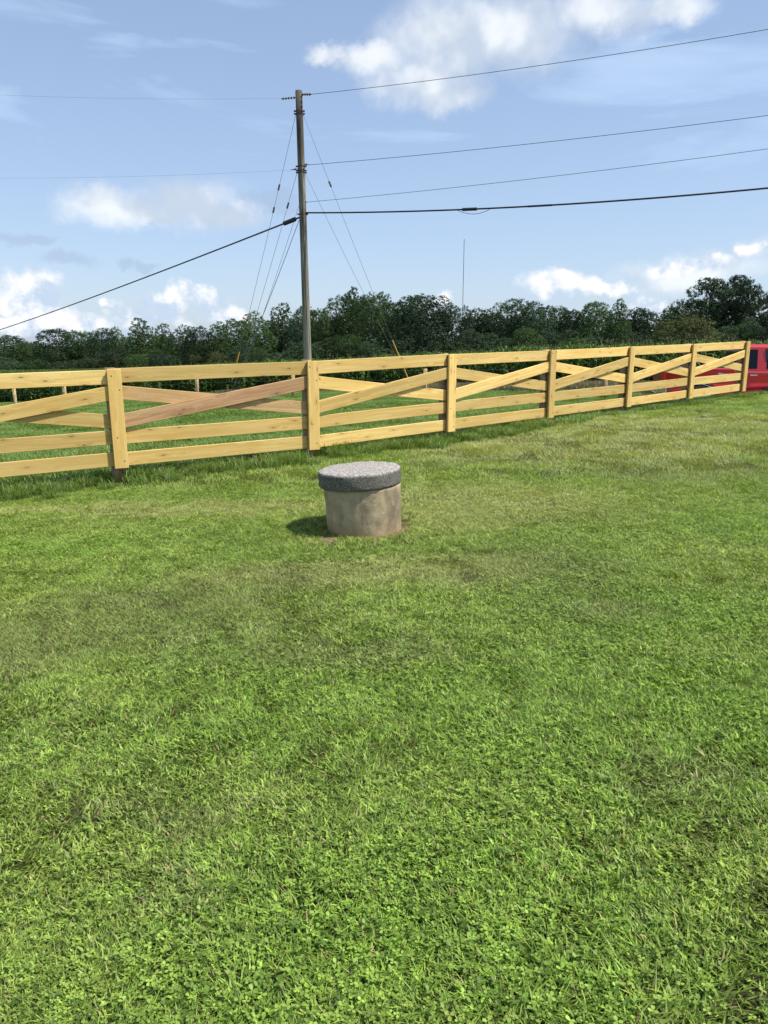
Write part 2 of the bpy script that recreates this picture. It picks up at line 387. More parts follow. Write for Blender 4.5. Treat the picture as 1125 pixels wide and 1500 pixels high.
def zones(N, pos):
    ns = N.new('ShaderNodeTexNoise'); N.l.new(pos, ns.inputs['Vector']); ns.inputs['Scale'].default_value = 2.6; ns.inputs['Detail'].default_value = 5; ns.inputs['Roughness'].default_value = .65
    a = N.new('ShaderNodeVectorMath', operation='MULTIPLY_ADD'); N.l.new(ns.outputs['Color'], a.inputs[0]); a.inputs[1].default_value = (.9, .9, 0)
    s = N.new('ShaderNodeVectorMath', operation='SUBTRACT'); N.l.new(pos, s.inputs[0]); s.inputs[1].default_value = (.45, .45, 0); N.l.new(s.outputs[0], a.inputs[2])
    v = a.outputs[0]; res = []
    for lst in (DRY, STRAW, LUSH):
        cur = None
        for q in lst:
            e = N.ellipse(v, *q); cur = e if cur is None else N.math('MAXIMUM', cur, e)
        res.append(N.mapr(cur, -.05, .6, 0, 1, True))
    return res
def f_ground(N, b, out):
    pos = N.new('ShaderNodeNewGeometry').outputs['Position']
    n = N.noise(pos, 1.1, 5); f = N.noise(pos, 60, 5, .7)
    dry, straw, lush = zones(N, pos)
    c = N.mix(N.mapr(f, .35, .65), (.030, .036, .012), (.075, .072, .03))
    c = N.mix(N.math('MULTIPLY', dry, .3), c, (.08, .085, .035))
    s = N.new('ShaderNodeSeparateXYZ'); N.l.new(pos, s.inputs[0])
    far = N.mapr(s.outputs[1], 26, 40)
    c = N.mix(far, c, N.mix(N.mapr(n, .35, .65), (.05, .085, .025), (.09, .11, .04)))
    cur = None
    for q in BARE:
        e = N.ellipse(pos, *q); cur = e if cur is None else N.math('MAXIMUM', cur, e)
    bare = N.mapr(N.math('ADD', cur, N.math('MULTIPLY', N.math('SUBTRACT', N.noise(pos, 9, 5, .7), .5), 2.2)), .0, .6, 0, 1, True)
    c = N.mix(bare, c, N.mix(N.mapr(N.noise(pos, 45, 6, .75), .38, .62), (.085, .065, .035), (.33, .25, .14)))
    N.l.new(c, b.inputs['Base Color']); b.inputs['Roughness'].default_value = .95; b.inputs['Specular IOR Level'].default_value = .1
    bp = N.new('ShaderNodeBump'); bp.inputs['Strength'].default_value = .8; bp.inputs['Distance'].default_value = .02
    N.l.new(f, bp.inputs['Height']); N.l.new(bp.outputs[0], b.inputs['Normal'])
M_ground = material('soil_and_thatch', f_ground)
me = np_mesh('ground', np.stack([X, Y, Z], -1).reshape(-1, 3), quads); me.polygons.foreach_set('use_smooth', [True] * len(me.polygons))
go = bpy.data.objects.new('ground', me); col.objects.link(go); me.materials.append(M_ground); tag(go, kind='structure')

def sheet(name, poly_fn, nu, nv, m, lift=.006, kind='structure'):
    V = []
    for i in range(nu + 1):
        for j in range(nv + 1):
            x, y = poly_fn(i / nu, j / nv); V.append((x, y, g1(x, y) + lift))
    Q = np.array([[i * (nv + 1) + j, (i + 1) * (nv + 1) + j, (i + 1) * (nv + 1) + j + 1, i * (nv + 1) + j + 1] for i in range(nu) for j in range(nv)])
    me = np_mesh(name, V, Q); o = bpy.data.objects.new(name, me); col.objects.link(o); me.materials.append(m); tag(o, kind=kind); return o
M_drive = plain('pale_gravel', (.30, .29, .27), .9, var=.3, scale=12)
sheet('driveway', lambda u, v: (8.0 + 40 * u, 20.35 + .9 * u + (6.2) * v), 80, 24, M_drive, .02)

# ---------------------------------------------------------------- blades and leaves
def leafy(name, trans=.35, kind='lawn'):
    def f(N, b, out):
        pos = N.new('ShaderNodeNewGeometry').outputs['Position']
        bv = N.new('ShaderNodeAttribute', attribute_name='bv').outputs['Fac']
        bk = N.new('ShaderNodeAttribute', attribute_name='bk').outputs['Fac']
        big = N.noise(pos, .55, 4, .6); med = N.noise(pos, 2.7, 4, .6)
        if kind == 'lawn':
            dry, straw, lush = zones(N, pos)
            c = N.mix(bv, (.052, .103, .014), (.33, .46, .085))
            c = N.mix(N.mapr(big, .38, .66), c, N.mix(bv, (.088, .15, .02), (.40, .50, .105)))
            c = N.mix(N.math('MULTIPLY', N.mapr(med, .5, .72), .6), c, N.mix(bv, (.065, .12, .016), (.27, .37, .065)))
            c = N.mix(N.math('MULTIPLY', lush, .55), c, N.mix(bv, (.060, .13, .012), (.30, .47, .065)))
            c = N.mix(N.math('MULTIPLY', straw, .55), c, N.mix(bv, (.20, .225, .06), (.53, .55, .22)))
            c = N.mix(N.math('MULTIPLY', dry, .5), c, N.mix(bv, (.085, .125, .03), (.27, .33, .11)))
            cl_ = N.mapr(N.noise(pos, 13, 4, .65), .36, .64, .80, 1.38); mdw = N.mapr(N.noise(pos, 38, 3, .6), .35, .65, .80, 1.28)
            mv = N.new('ShaderNodeVectorMath', operation='SCALE'); N.l.new(c, mv.inputs[0]); N.l.new(N.math('MULTIPLY', cl_, mdw), mv.inputs[3]); c = mv.outputs[0]
            sel = N.math('LESS_THAN', bk, N.math('ADD', .05, N.math('ADD', N.math('MULTIPLY', dry, .07), N.math('MULTIPLY', straw, .14))))
            c = N.mix(sel, c, N.mix(bv, (.27, .23, .09), (.54, .48, .22)))
        elif kind == 'pasture':
            c = N.mix(bv, (.07, .14, .02), (.21, .34, .065))
            c = N.mix(N.mapr(big, .4, .65, 0, .7), c, N.mix(bv, (.10, .16, .03), (.28, .38, .09)))
            s = N.new('ShaderNodeSeparateXYZ'); N.l.new(pos, s.inputs[0])
            sel = N.math('LESS_THAN', bk, .06); c = N.mix(sel, c, (.26, .22, .12))
        elif kind == 'weeds':
            c = N.mix(bv, (.12, .085, .05), (.30, .22, .15)); c = N.mix(N.mapr(med, .4, .6), c, N.mix(bv, (.06, .09, .03), (.16, .19, .08)))
        elif kind == 'verge':
            c = N.mix(bv, (.055, .12, .016), (.25, .38, .075)); sel = N.math('LESS_THAN', bk, .1); c = N.mix(sel, c, (.34, .32, .17))
        elif kind == 'corn':
            c = N.mix(bv, (.034, .075, .014), (.125, .215, .045)); c = N.mix(N.math('LESS_THAN', bk, -.5), c, (.20, .19, .08))
        N.l.new(c, b.inputs['Base Color']); b.inputs['Roughness'].default_value = .5; b.inputs['Specular IOR Level'].default_value = .3
        tr = N.new('ShaderNodeBsdfTranslucent'); mc = N.mix(1.0, c, (1.25, 1.25, .6), 'MULTIPLY'); N.l.new(mc, tr.inputs[0])
        ms = N.new('ShaderNodeMixShader'); ms.inputs[0].default_value = trans
        N.l.new(b.outputs[0], ms.inputs[1]); N.l.new(tr.outputs[0], ms.inputs[2]); N.l.new(ms.outputs[0], out.inputs[0])
    return material(name, f)
M_lawn = leafy('mown_grass', .32); M_pasture = leafy('pasture_grass', .3, 'pasture'); M_weeds = leafy('dry_weeds', .2, 'weeds')
M_verge = leafy('long_grass', .32, 'verge'); M_corn = leafy('corn_leaf', .25, 'corn')

def blades(r, n, size, h, wd, lean, seg=2, coh=.8, jit=.9):
    x = (r.random(n) - .5) * size; y = (r.random(n) - .5) * size
    f1, f2 = r.uniform(5, 9) / size * .5, r.uniform(5, 9) / size * .5; p1, p2 = r.random(2) * 6.28
    base = 2.4 * np.sin(x * f1 + p1 + 1.5 * np.sin(y * f2)) + 2.4 * np.cos(y * f2 + p2)
    ang = base * coh + r.normal(0, jit, n)
    H = r.uniform(h[0], h[1], n); Wd = r.uniform(wd[0], wd[1], n); L = H * np.clip(r.normal(lean, .35, n), .05, 2.6)
    dx, dy = np.cos(ang), np.sin(ang); tw = ang + np.pi / 2 + r.normal(0, .5, n); sx, sy = np.cos(tw) * Wd / 2, np.sin(tw) * Wd / 2
    lv = []
    ts = np.linspace(0, 1, seg + 1)
    for t in ts:
        cx = x + dx * L * t ** 1.5; cy = y + dy * L * t ** 1.5; cz = -.008 + H * (t - .28 * t * t) / .72 
        k = (1.0, .95, .6)[min(int(t * 2.99), 2)] if t < 1 else 0
        if t == 0: k = .7
        if t < 1: lv.append(np.stack([cx - sx * k, cy - sy * k, cz], -1)); lv.append(np.stack([cx + sx * k, cy + sy * k, cz], -1))
        else: lv.append(np.stack([cx - sx * .12, cy - sy * .12, cz], -1)); lv.append(np.stack([cx + sx * .12, cy + sy * .12, cz], -1))
    m = len(lv); V = np.stack(lv, 1).reshape(-1, 3)
    b0 = (np.arange(n) * m)[:, None]
    Q = np.concatenate([b0 + np.array([[2 * i, 2 * i + 1, 2 * i + 3, 2 * i + 2]]) for i in range(seg)], 0)
    return V, Q, np.repeat(r.random(n), m), np.repeat(r.random(n), m)
def clover(r, n, size, h, rad):
    x = (r.random(n) - .5) * size; y = (r.random(n) - .5) * size; z = r.uniform(h[0], h[1], n); a0 = r.random(n) * 6.28; rr = r.uniform(rad[0], rad[1], n)
    Vs = []; 
    for k in range(3):
        a = a0 + k * 2.094; tl = r.normal(.1, .35, n); px, py = -np.sin(a), np.cos(a)
        for (u, v) in ((0, 0), (.8, -.62), (1.5, -.5), (1.62, 0), (1.5, .5), (.8, .62)):
            Vs.append(np.stack([x + rr * (np.cos(a) * u + px * v), y + rr * (np.sin(a) * u + py * v), z + rr * u * tl + .15 * rr * abs(v)], -1))
    V = np.stack(Vs, 1).reshape(-1, 3); b0 = (np.arange(n) * 18)[:, None]
    Q = np.concatenate([b0 + np.array([[6 * k, 6 * k + 1, 6 * k + 2, 6 * k + 3]]) for k in range(3)] + [b0 + np.array([[6 * k, 6 * k + 3, 6 * k + 4, 6 * k + 5]]) for k in range(3)], 0)
    return V, Q, np.repeat(r.random(n) * .8, 18), np.repeat(r.uniform(.4, 1, n), 18)
def patch(name, parts, m, coll):
    V = []; Q = []; A1 = []; A2 = []; o = 0
    for v, q, a, b in parts: V.append(v); Q.append(q + o); A1.append(a); A2.append(b); o += len(v)
    me = np_mesh(name, np.concatenate(V), np.concatenate(Q))
    for nm, arr in (('bv', A1), ('bk', A2)):
        at_ = me.attributes.new(nm, 'FLOAT', 'POINT'); at_.data.foreach_set('value', np.concatenate(arr).astype(np.float32))
    me.materials.append(m); ob = bpy.data.objects.new(name, me); coll.objects.link(ob); return ob

def scatter(name, coll, P, rotz, scl, var, label=None, cat=None, tilt=True):
    """one object that instances the patches of coll on its vertices"""
    me = bpy.data.meshes.new(name); me.vertices.add(len(P)); me.vertices.foreach_set('co', np.asarray(P, np.float32).ravel())
    e = .25; zx = (gz(P[:, 0] + e, P[:, 1]) - gz(P[:, 0] - e, P[:, 1])) / (2 * e); zy = (gz(P[:, 0], P[:, 1] + e) - gz(P[:, 0], P[:, 1] - e)) / (2 * e)
    rot = np.zeros((len(P), 3), np.float32)
    for i in range(len(P)):
        if tilt: q = Vector((-zx[i], -zy[i], 1)).to_track_quat('Z', 'Y').to_matrix()
        else: q = Matrix.Identity(3)
        rot[i] = (q @ Matrix.Rotation(rotz[i], 3, 'Z')).to_euler()[:]
    a = me.attributes.new('rot', 'FLOAT_VECTOR', 'POINT'); a.data.foreach_set('vector', rot.ravel())
    a = me.attributes.new('scl', 'FLOAT', 'POINT'); a.data.foreach_set('value', np.asarray(scl, np.float32))
    a = me.attributes.new('var', 'INT', 'POINT'); a.data.foreach_set('value', np.asarray(var, np.int32))
    ob = bpy.data.objects.new(name, me); col.objects.link(ob)
    g = bpy.data.node_groups.new(name, 'GeometryNodeTree')
    g.interface.new_socket('Geometry', in_out='INPUT', socket_type='NodeSocketGeometry'); g.interface.new_socket('Geometry', in_out='OUTPUT', socket_type='NodeSocketGeometry')
    gi = g.nodes.new('NodeGroupInput'); go_ = g.nodes.new('NodeGroupOutput')
    ci = g.nodes.new('GeometryNodeCollectionInfo'); ci.inputs[0].default_value = coll; ci.inputs[1].default_value = True; ci.inputs[2].default_value = True
    ip = g.nodes.new('GeometryNodeInstanceOnPoints'); ip.inputs['Pick Instance'].default_value = True
    def na(t, nm):
        q = g.nodes.new('GeometryNodeInputNamedAttribute'); q.data_type = t; q.inputs[0].default_value = nm; return q.outputs[0]
    g.links.new(gi.outputs[0], ip.inputs['Points']); g.links.new(ci.outputs[0], ip.inputs['Instance'])
    g.links.new(na('INT', 'var'), ip.inputs['Instance Index'])
    er = g.nodes.new('FunctionNodeEulerToRotation'); g.links.new(na('FLOAT_VECTOR', 'rot'), er.inputs[0]); g.links.new(er.outputs[0], ip.inputs['Rotation'])
    g.links.new(na('FLOAT', 'scl'), ip.inputs['Scale']); g.links.new(ip.outputs[0], go_.inputs[0])
    md = ob.modifiers.new('scatter', 'NODES'); md.node_group = g
    tag(ob, label, cat, kind='stuff'); return ob

def ell(P, lst):
    r = np.full(len(P), -9.0)
    for cx, cy, rx, ry in lst: r = np.maximum(r, 1 - np.hypot((P[:, 0] - cx) / rx, (P[:, 1] - cy) / ry))
    return r
# ---- which side of the fence line a point lies on
FX = np.array([p.x for p in pos]); FY = np.array([p.y for p in pos])
def fence_y(x):
    sL = (FY[1] - FY[0]) / (FX[1] - FX[0]); y = np.interp(x, FX, FY)
    return np.where(x < FX[0], FY[0] + (x - FX[0]) * sL, np.where(x > FX[-1], 99, y))
def grid(x0, x1, y0, y1, st, jit=.35):
    gx, gy = np.meshgrid(np.arange(x0, x1, st), np.arange(y0, y1, st)); P = np.stack([gx.ravel(), gy.ravel()], -1)
    return P + rng.uniform(-jit, jit, P.shape) * st
def with_z(P): return np.column_stack([P, gz(P[:, 0], P[:, 1])])
WR = .325
def clear(P, rad=0.0):   # keep the well's footprint free
    return np.hypot(P[:, 0] - WELL.x, P[:, 1] - WELL.y) > WR + rad

# near lawn
cn = bpy.data.collections.new('lawn_patches')
for k in range(4): # broad mown crabgrass 0-3
    r = np.random.default_rng(100 + k)
    patch('a%02d' % k, [blades(r, 2000, .5, (.010, .028), (.0042, .0088), .95, 2, .9, .9), blades(r, 600, .5, (.014, .032), (.0016, .003), 1.0), clover(r, 70, .5, (.012, .026), (.0035, .0065))], M_lawn, cn)
for k in range(3): # fine and sparse 4-6
    r = np.random.default_rng(200 + k)
    patch('b%02d' % k, [blades(r, 1700, .5, (.014, .032), (.0014, .0030), 1.3, 2, .5, 1.4), blades(r, 250, .5, (.015, .03), (.003, .006), 1.2)], M_lawn, cn)
for k in range(3): # clover 7-9
    r = np.random.default_rng(300 + k)
    patch('c%02d' % k, [clover(r, 380, .5, (.012, .030), (.0035, .0072)), blades(r, 1000, .5, (.014, .036), (.003, .0065), 1.0), blades(r, 900, .5, (.018, .042), (.0015, .003), 1.2)], M_lawn, cn)
P = grid(-5.2, 5.2, 1.0, 8.6, .275, .28); m = (np.abs(P[:, 0]) < .62 * P[:, 1] + 1.2) & clear(P, .50)
P = P[m]
drt = np.maximum(ell(P, DRY), ell(P, STRAW) - .35); cl = ell(P, [spot(120, 1490, .55, .28), spot(20, 1360, .3, .2), spot(330, 1440, .2, .12), spot(760, 1480, .2, .1), spot(820, 850, .6, .4), spot(560, 1250, .25, .15)])
u = rng.random(len(P)); var = rng.integers(0, 4, len(P))
var = np.where(u < np.clip(.22 + drt * 1.3, .15, .85), 4 + rng.integers(0, 3, len(P)), var)
var = np.where(rng.random(len(P)) < np.clip(cl * 1.5 + .07, .07, .8), 7 + rng.integers(0, 3, len(P)), var)
keep = ~((ell(P, BARE) > -.15) & (rng.random(len(P)) < .7)); P = P[keep]; var = var[keep]
tall = np.where(ell(P, LUSH) > 0, 1.15, 1.0)
scatter('lawn_grass', cn, with_z(P), rng.random(len(P)) * 6.28, rng.uniform(.85, 1.15, len(P)) * tall, var, 'mown green lawn of crabgrass and clover with dry patches in front of the fence', 'grass')
# small scraps of grass closing in on the well
cs = bpy.data.collections.new('lawn_scraps')
for k in range(4):
    r = np.random.default_rng(400 + k); patch('s%02d' % k, [blades(r, 110, .13, (.015, .045), (.0018, .0045), 1.0)], M_lawn, cs)
P = grid(WELL.x - 1.1, WELL.x + 1.2, WELL.y - .9, WELL.y + .9, .085); d = np.hypot(P[:, 0] - WELL.x, P[:, 1] - WELL.y)
P = P[(d > WR + .015) & (rng.random(len(P)) < np.clip((d - WR) * 1.6 + .55 - 1.2 * np.clip(ell(P, BARE[1:]), 0, 1), .30, .97))]
scatter('grass_scraps', cs, with_z(P), rng.random(len(P)) * 6.28, rng.uniform(.7, 1.2, len(P)), rng.integers(0, 4, len(P)), 'thin worn grass and bare soil round the foot of the concrete well', 'grass')
cd_ = bpy.data.collections.new('clippings')
for k in range(3):
    r = np.random.default_rng(450 + k); v_, q_, a_, b_ = blades(r, 60, .16, (.004, .016), (.0015, .004), 2.4, 2, .2, 2.5); patch('d%02d' % k, [(v_, q_, a_, b_ * 0)], M_lawn, cd_)
P = grid(WELL.x - 1.0, WELL.x + 1.1, WELL.y - .75, WELL.y + .6, .09); d = np.hypot(P[:, 0] - WELL.x, P[:, 1] - WELL.y)
P = P[(d > WR + .03) & (rng.random(len(P)) < np.clip(.25 + 1.3 * ell(P, BARE), 0, .85))]
scatter('dry_clippings', cd_, with_z(P), rng.random(len(P)) * 6.28, rng.uniform(.7, 1.3, len(P)), rng.integers(0, 3, len(P)), 'straw coloured dead clippings on the bare soil beside the concrete well', 'clippings')
# far lawn
cf = bpy.data.collections.new('far_lawn_patches')
for k in range(5):
    r = np.random.default_rng(500 + k)
    patch('f%02d' % k, [blades(r, 3400, 1.1, (.016, .045), (.005, .013), 1.0, 1, .9, .9)], M_lawn, cf)
P = grid(-16, 24, 8.3, 21.2, .75)
m = (P[:, 1] < fence_y(P[:, 0]) + .3) & (np.abs(P[:, 0]) < .62 * P[:, 1] + 3) & (P[:, 1] < 20.1 + .03 * P[:, 0]) & (P[:, 0] < 15)
m |= (P[:, 0] > FX[-1]) & (P[:, 1] < 20.0 + .02 * P[:, 0]) & (P[:, 0] < 17)
P = P[m]
scatter('far_lawn_grass', cf, with_z(P), rng.random(len(P)) * 6.28, rng.uniform(.9, 1.15, len(P)), rng.integers(0, 5, len(P)), 'pale mown lawn running up along the near side of the board fence', 'grass')
# long grass under the fence
cv_ = bpy.data.collections.new('verge_tufts')
for k in range(6):
    r = np.random.default_rng(600 + k)
    patch('v%02d' % k, [blades(r, 130, .26, (.08, .24), (.004, .010), .75, 3, .3, 1.8), blades(r, 220, .3, (.04, .12), (.003, .007), .8, 2, .3, 2)], M_verge, cv_)
pts = []; sc = []
for i in range(len(pos) - 1):
    a, b = pos[i], pos[i + 1]; d = b - a; L = d.length; nrm = Vector((d.y, -d.x, 0)).normalized()
    N_ = int(L * (40 if i < 5 else 30))
    for k in range(N_):
        t = random.random()
        if min(t, 1 - t) * L < .17 and random.random() < .9: continue
        wdt = (.50, .50, .46, .40, .36, .20, .16, .14)[i] 
        o = random.gauss(.08, wdt * .55); o = max(-.8, min(wdt + .1, o)); p = a + d * t + nrm * o
        pts.append((p.x, p.y)); sc.append((.50 + .5 * random.random()) * (1 if i < 5 else .6) * (1 - .45 * max(0, o) / (wdt + .1)))
P = np.array(pts)
scatter('long_grass', cv_, with_z(P), rng.random(len(P)) * 6.28, np.array(sc), rng.integers(0, 6, len(P)), 'long untrimmed dark grass left standing under the board fence', 'grass', False)
# pasture beyond the fence
cpz = bpy.data.collections.new('pasture_patches')
for k in range(4):
    r = np.random.default_rng(700 + k)
    patch('p%02d' % k, [blades(r, 3600, 1.5, (.04, .11), (.006, .013), .8, 2, .7, 1.1)], M_pasture, cpz)
P = grid(-46, 24, 7, 70, 1.05); CFX = np.array([c[0] for c in corn_front[::-1]]); CFY = np.array([c[1] for c in corn_front[::-1]])
cfy = lambda x: np.interp(x, CFX, CFY)
stripw = lambda x: np.interp(x, [-12, -2, 6, 20], [0.0, 6, 8.5, 7])
cy = cfy(P[:, 0]); fy = fence_y(P[:, 0])
m = (P[:, 1] > fy + .35) & (P[:, 1] < cy - stripw(P[:, 0])) & (np.abs(P[:, 0]) < .62 * P[:, 1] + 4) & ~((P[:, 0] > 7.4) & (P[:, 1] > 19.6) & (P[:, 1] < 27.4))
P = P[m]; scatter('pasture_grass', cpz, with_z(P), rng.random(len(P)) * 6.28, rng.uniform(.85, 1.2, len(P)), rng.integers(0, 4, len(P)), 'even green pasture grass seen through the gaps of the fence', 'grass')
cw = bpy.data.collections.new('weed_patches')
for k in range(3):
    r = np.random.default_rng(800 + k); patch('w%02d' % k, [blades(r, 1500, 1.6, (.08, .3), (.01, .022), .5, 2, .3, 2)], M_weeds, cw)
P = grid(-16, 26, 22, 60, 1.15); cy = cfy(P[:, 0]); m = (P[:, 1] < cy - .3) & (P[:, 1] > cy - stripw(P[:, 0]) - .6) & ~((P[:, 0] > 7.4) & (P[:, 1] < 27.4)) & (P[:, 0] < .6 * P[:, 1] + 3)
P = P[m]; scatter('dry_weeds', cw, with_z(P), rng.random(len(P)) * 6.28, rng.uniform(.8, 1.2, len(P)), rng.integers(0, 3, len(P)), 'brownish strip of cut weeds between the pasture and the corn', 'weeds')

# ---------------------------------------------------------------- corn
cc = bpy.data.collections.new('corn_patches')
def corn_patch(name, seed, nplants, size, h, wide=1.0):
    r = random.Random(seed); V = []; Q = []; bv = []; bk = []
    for i in range(nplants):
        px = (r.random() - .5) * size; py = (round(((r.random() - .5) * size) / .76) * .76) + r.gauss(0, .05); H = r.uniform(*h)
        o = len(V); s = .018 * wide
        for z in (0, H): V += [(px - s, py - s, z), (px + s, py - s, z), (px + s, py + s, z), (px - s, py + s, z)]
        Q += [(o, o + 1, o + 5, o + 4), (o + 1, o + 2, o + 6, o + 5), (o + 2, o + 3, o + 7, o + 6), (o + 3, o, o + 4, o + 7)]; bv += [.4] * 8; bk += [.5] * 8
        a = r.random() * 6.28
        for k in range(10):
            z0 = H * (.15 + .8 * k / 10); a2 = a + math.pi * k + r.gauss(0, .5); L = r.uniform(.45, .8); wd = .045 * wide; val = r.random()
            up = r.uniform(.25, .5) * (1 if k < 8 else 1.4)
            o = len(V); dx, dy = math.cos(a2), math.sin(a2); sx, sy = -dy * wd, dx * wd
            for t in (0, .35, .7, 1):
                q = (1, 1, .75, .1)[(0, .35, .7, 1).index(t)]; zz = z0 + up * t * 1.6 - up * 1.7 * t * t
                V += [(px + dx * L * t * .85 - sx * q, py + dy * L * t * .85 - sy * q, zz), (px + dx * L * t * .85 + sx * q, py + dy * L * t * .85 + sy * q, zz + .02)]
            bv += [val] * 8; bk += [.5] * 8
            for t in range(3): Q.append((o + 2 * t, o + 2 * t + 1, o + 2 * t + 3, o + 2 * t + 2))
        if r.random() < .12:
            o = len(V)
            for ii in range(3):
                a3 = r.random() * 6.28; V += [(px, py, H), (px + .012, py, H), (px + math.cos(a3) * .1, py + math.sin(a3) * .1, H + .26), (px + math.cos(a3) * .1 - .02, py + math.sin(a3) * .1, H + .26)]
                Q.append((o, o + 1, o + 2, o + 3)); o += 4; bv += [.5] * 4; bk += [-1] * 4
    patch(name, [(np.array(V), np.array(Q), np.array(bv), np.array(bk))], M_corn, cc)
for k in range(4): corn_patch('k%02d' % k, 10 + k, 26, 2.0, (1.82, 2.10))
for k in range(3): corn_patch('m%02d' % k, 30 + k, 34, 4.6, (1.72, 1.98), 2.0)
P = grid(-60, 34, 28, 96, 1.6, .2); cy = cfy(P[:, 0]); m = (P[:, 1] > cy + .9) & (P[:, 1] < cy + 15) & (np.abs(P[:, 0]) < .62 * P[:, 1] + 6)
P1_ = P[m]; v1 = rng.integers(0, 4, len(P1_)); r1 = rng.normal(0, .06, len(P1_)) + rng.integers(0, 2, len(P1_)) * math.pi
P = grid(-160, 115, 40, 225, 3.6, .3); cy = cfy(P[:, 0]); m = (P[:, 1] > cy + 15) & (P[:, 1] < np.interp(P[:, 0], [-130, 0, 90], [225, 172, 142])) & (np.abs(P[:, 0]) < .62 * P[:, 1] + 8)
P2_ = P[m]; v2 = 4 + rng.integers(0, 3, len(P2_)); r2 = rng.normal(0, .06, len(P2_)) + rng.integers(0, 2, len(P2_)) * math.pi
P = np.concatenate([P1_, P2_]); vv = np.concatenate([v1, v2]); rr = np.concatenate([r1, r2])
scatter('corn_field', cc, with_z(P), rr, rng.uniform(.93, 1.06, len(P)), vv, 'tall green corn crop standing between the pasture and the wood', 'corn field', False)

# ---------------------------------------------------------------- board fence
fence = empty('board_fence', (pos[2].x, pos[2].y, g1(pos[2].x, pos[2].y)))
tag(fence, 'new yellow pine board fence with crossed braces above two low rails', 'fence')
bpy.context.view_layer.update(); finv = fence.matrix_world.inverted()
FO = fence.location.copy()
def board(name, a, b, nrm, n0, th, wd, m, label=None, over=0.0):
    """plank from a to b (centre line), thickness along nrm starting n0"""
    a = Vector(a); b = Vector(b); ax = (b - a); L = ax.length; ax.normalize(); a = a - ax * over; L += 2 * over
    up = nrm.cross(ax).normalized(); 
    if up.z < 0 and name != 'face_board': up = -up
    mid = a + ax * L / 2 + nrm * (n0 + th / 2)
    bm = bmesh.new(); nseg = max(2, int(L / .3)); r = random.Random(int(L * 1e4) + int(abs(mid.x * 77)))
    bow = r.uniform(-.004, .004)
    rings = []
    for i in range(nseg + 1):
        x = -L / 2 + L * i / nseg; bz = bow * (1 - (2 * i / nseg - 1) ** 2) 
        rings.append([bm.verts.new((x, yy * th / 2, zz * wd / 2 + bz)) for yy, zz in ((-1, -1), (1, -1), (1, 1), (-1, 1))])
    for i in range(nseg):
        for k in range(4): bm.faces.new((rings[i][k], rings[i][(k + 1) % 4], rings[i + 1][(k + 1) % 4], rings[i + 1][k]))
    bm.faces.new(rings[0]); bm.faces.new(rings[-1][::-1])
    o = bm_obj(name, bm, m, fence)
    yv = up.cross(ax).normalized(); M = Matrix((ax, yv, up)).transposed().to_4x4(); M.translation = mid - FO
    o.matrix_local = M
    bevel(o, .004, 1)
    if label: o['label'] = label
    return o
TH = .03
for i in range(len(pos) - 1):
    a, b = pos[i], pos[i + 1]; d = (b - a); nrm = Vector((d.y, -d.x, 0)).normalized()
    def P_(e, fr): q = (a, b)[e]; return (q.x, q.y, q.z - HB * fr)
    jj = lambda s=.004: random.gauss(0, s)
    gap = .004 / d.length
    for name, f0, f1 in (('top_rail', 0, .145), ('middle_rail', .615, .757), ('bottom_rail', .845, .985)):
        c = (f0 + f1) / 2; A_, B_ = Vector(P_(0, c + jj())), Vector(P_(1, c + jj())); e = (B_ - A_) * gap
        board(name, A_ + e, B_ - e, nrm, 0, TH, HB * (f1 - f0) * (1 + jj(.012)), M_pine)
    brown = (i == 2)
    A_, B_ = Vector(P_(0, .228)), Vector(P_(1, .53)); e = (B_ - A_) * gap
    board('rear_brace', A_ + e, B_ - e, nrm, .0 + .001, .026, HB * .14, M_tan if i in (2,) else M_pine, 'tanned diagonal brace behind the brown one' if i == 2 else None)
    A_, B_ = Vector(P_(0, .528)), Vector(P_(1, .228)); e = (B_ - A_) * gap
    board('front_brace', A_ + e, B_ - e, nrm, TH + .002, .03, HB * .143, M_brown if brown else M_pine, 'reddish brown weathered diagonal brace' if brown else None)
for i, p in enumerate(pos):
    a = pos[max(i - 1, 0)]; b = pos[min(i + 1, len(pos) - 1)]; d = (b - a); nrm = Vector((d.y, -d.x, 0)).normalized(); al = Vector((d.x, d.y, 0)).normalized()
    gzv = g1(p.x, p.y)
    q = p + al * random.uniform(-.006, .006); q2 = q + al * random.gauss(0, .004)
    board('face_board', (q2.x, q2.y, p.z - HB), (q.x, q.y, p.z + .003), nrm, .064, .034, .162, M_pine)
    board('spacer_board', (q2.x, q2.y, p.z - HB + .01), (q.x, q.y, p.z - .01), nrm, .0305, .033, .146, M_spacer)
    for fz, sx_ in ((.05, -.045), (.22, .035), (.69, -.03), (.93, .04)):
        c = q2 + al * (sx_ + random.uniform(-.01, .01)) + nrm * .0975; c.z = p.z - HB * fz + random.uniform(-.02, .02); c -= FO
        V, Fc = tube([c, c + nrm * .003], .0075, 8); mesh_obj('nail', V, Fc, M_rust, fence)
    # round dark post behind the rails
    c = p - nrm * .078 - al * (.02 + random.uniform(-.01, .01)); bm = bmesh.new(); rp = .068
    prof = [(rp * 1.05, gzv - .35), (rp * 1.05, gzv), (rp, gzv + .5), (rp * .98, p.z + .004), (rp * .9, p.z + .014)]
    V, Fc = lathe([(r_, z - FO.z) for r_, z in prof], 18)
    V = [(x + c.x - FO.x, y + c.y - FO.y, z) for x, y, z in V]
    mesh_obj('post', V, Fc, M_post, fence, True).data.polygons[-1].use_smooth = False
    # brace block filling the depth behind the face board is the stacked ends of rails and braces
    b0, b1 = p.z - HB * .32, p.z - HB * .45

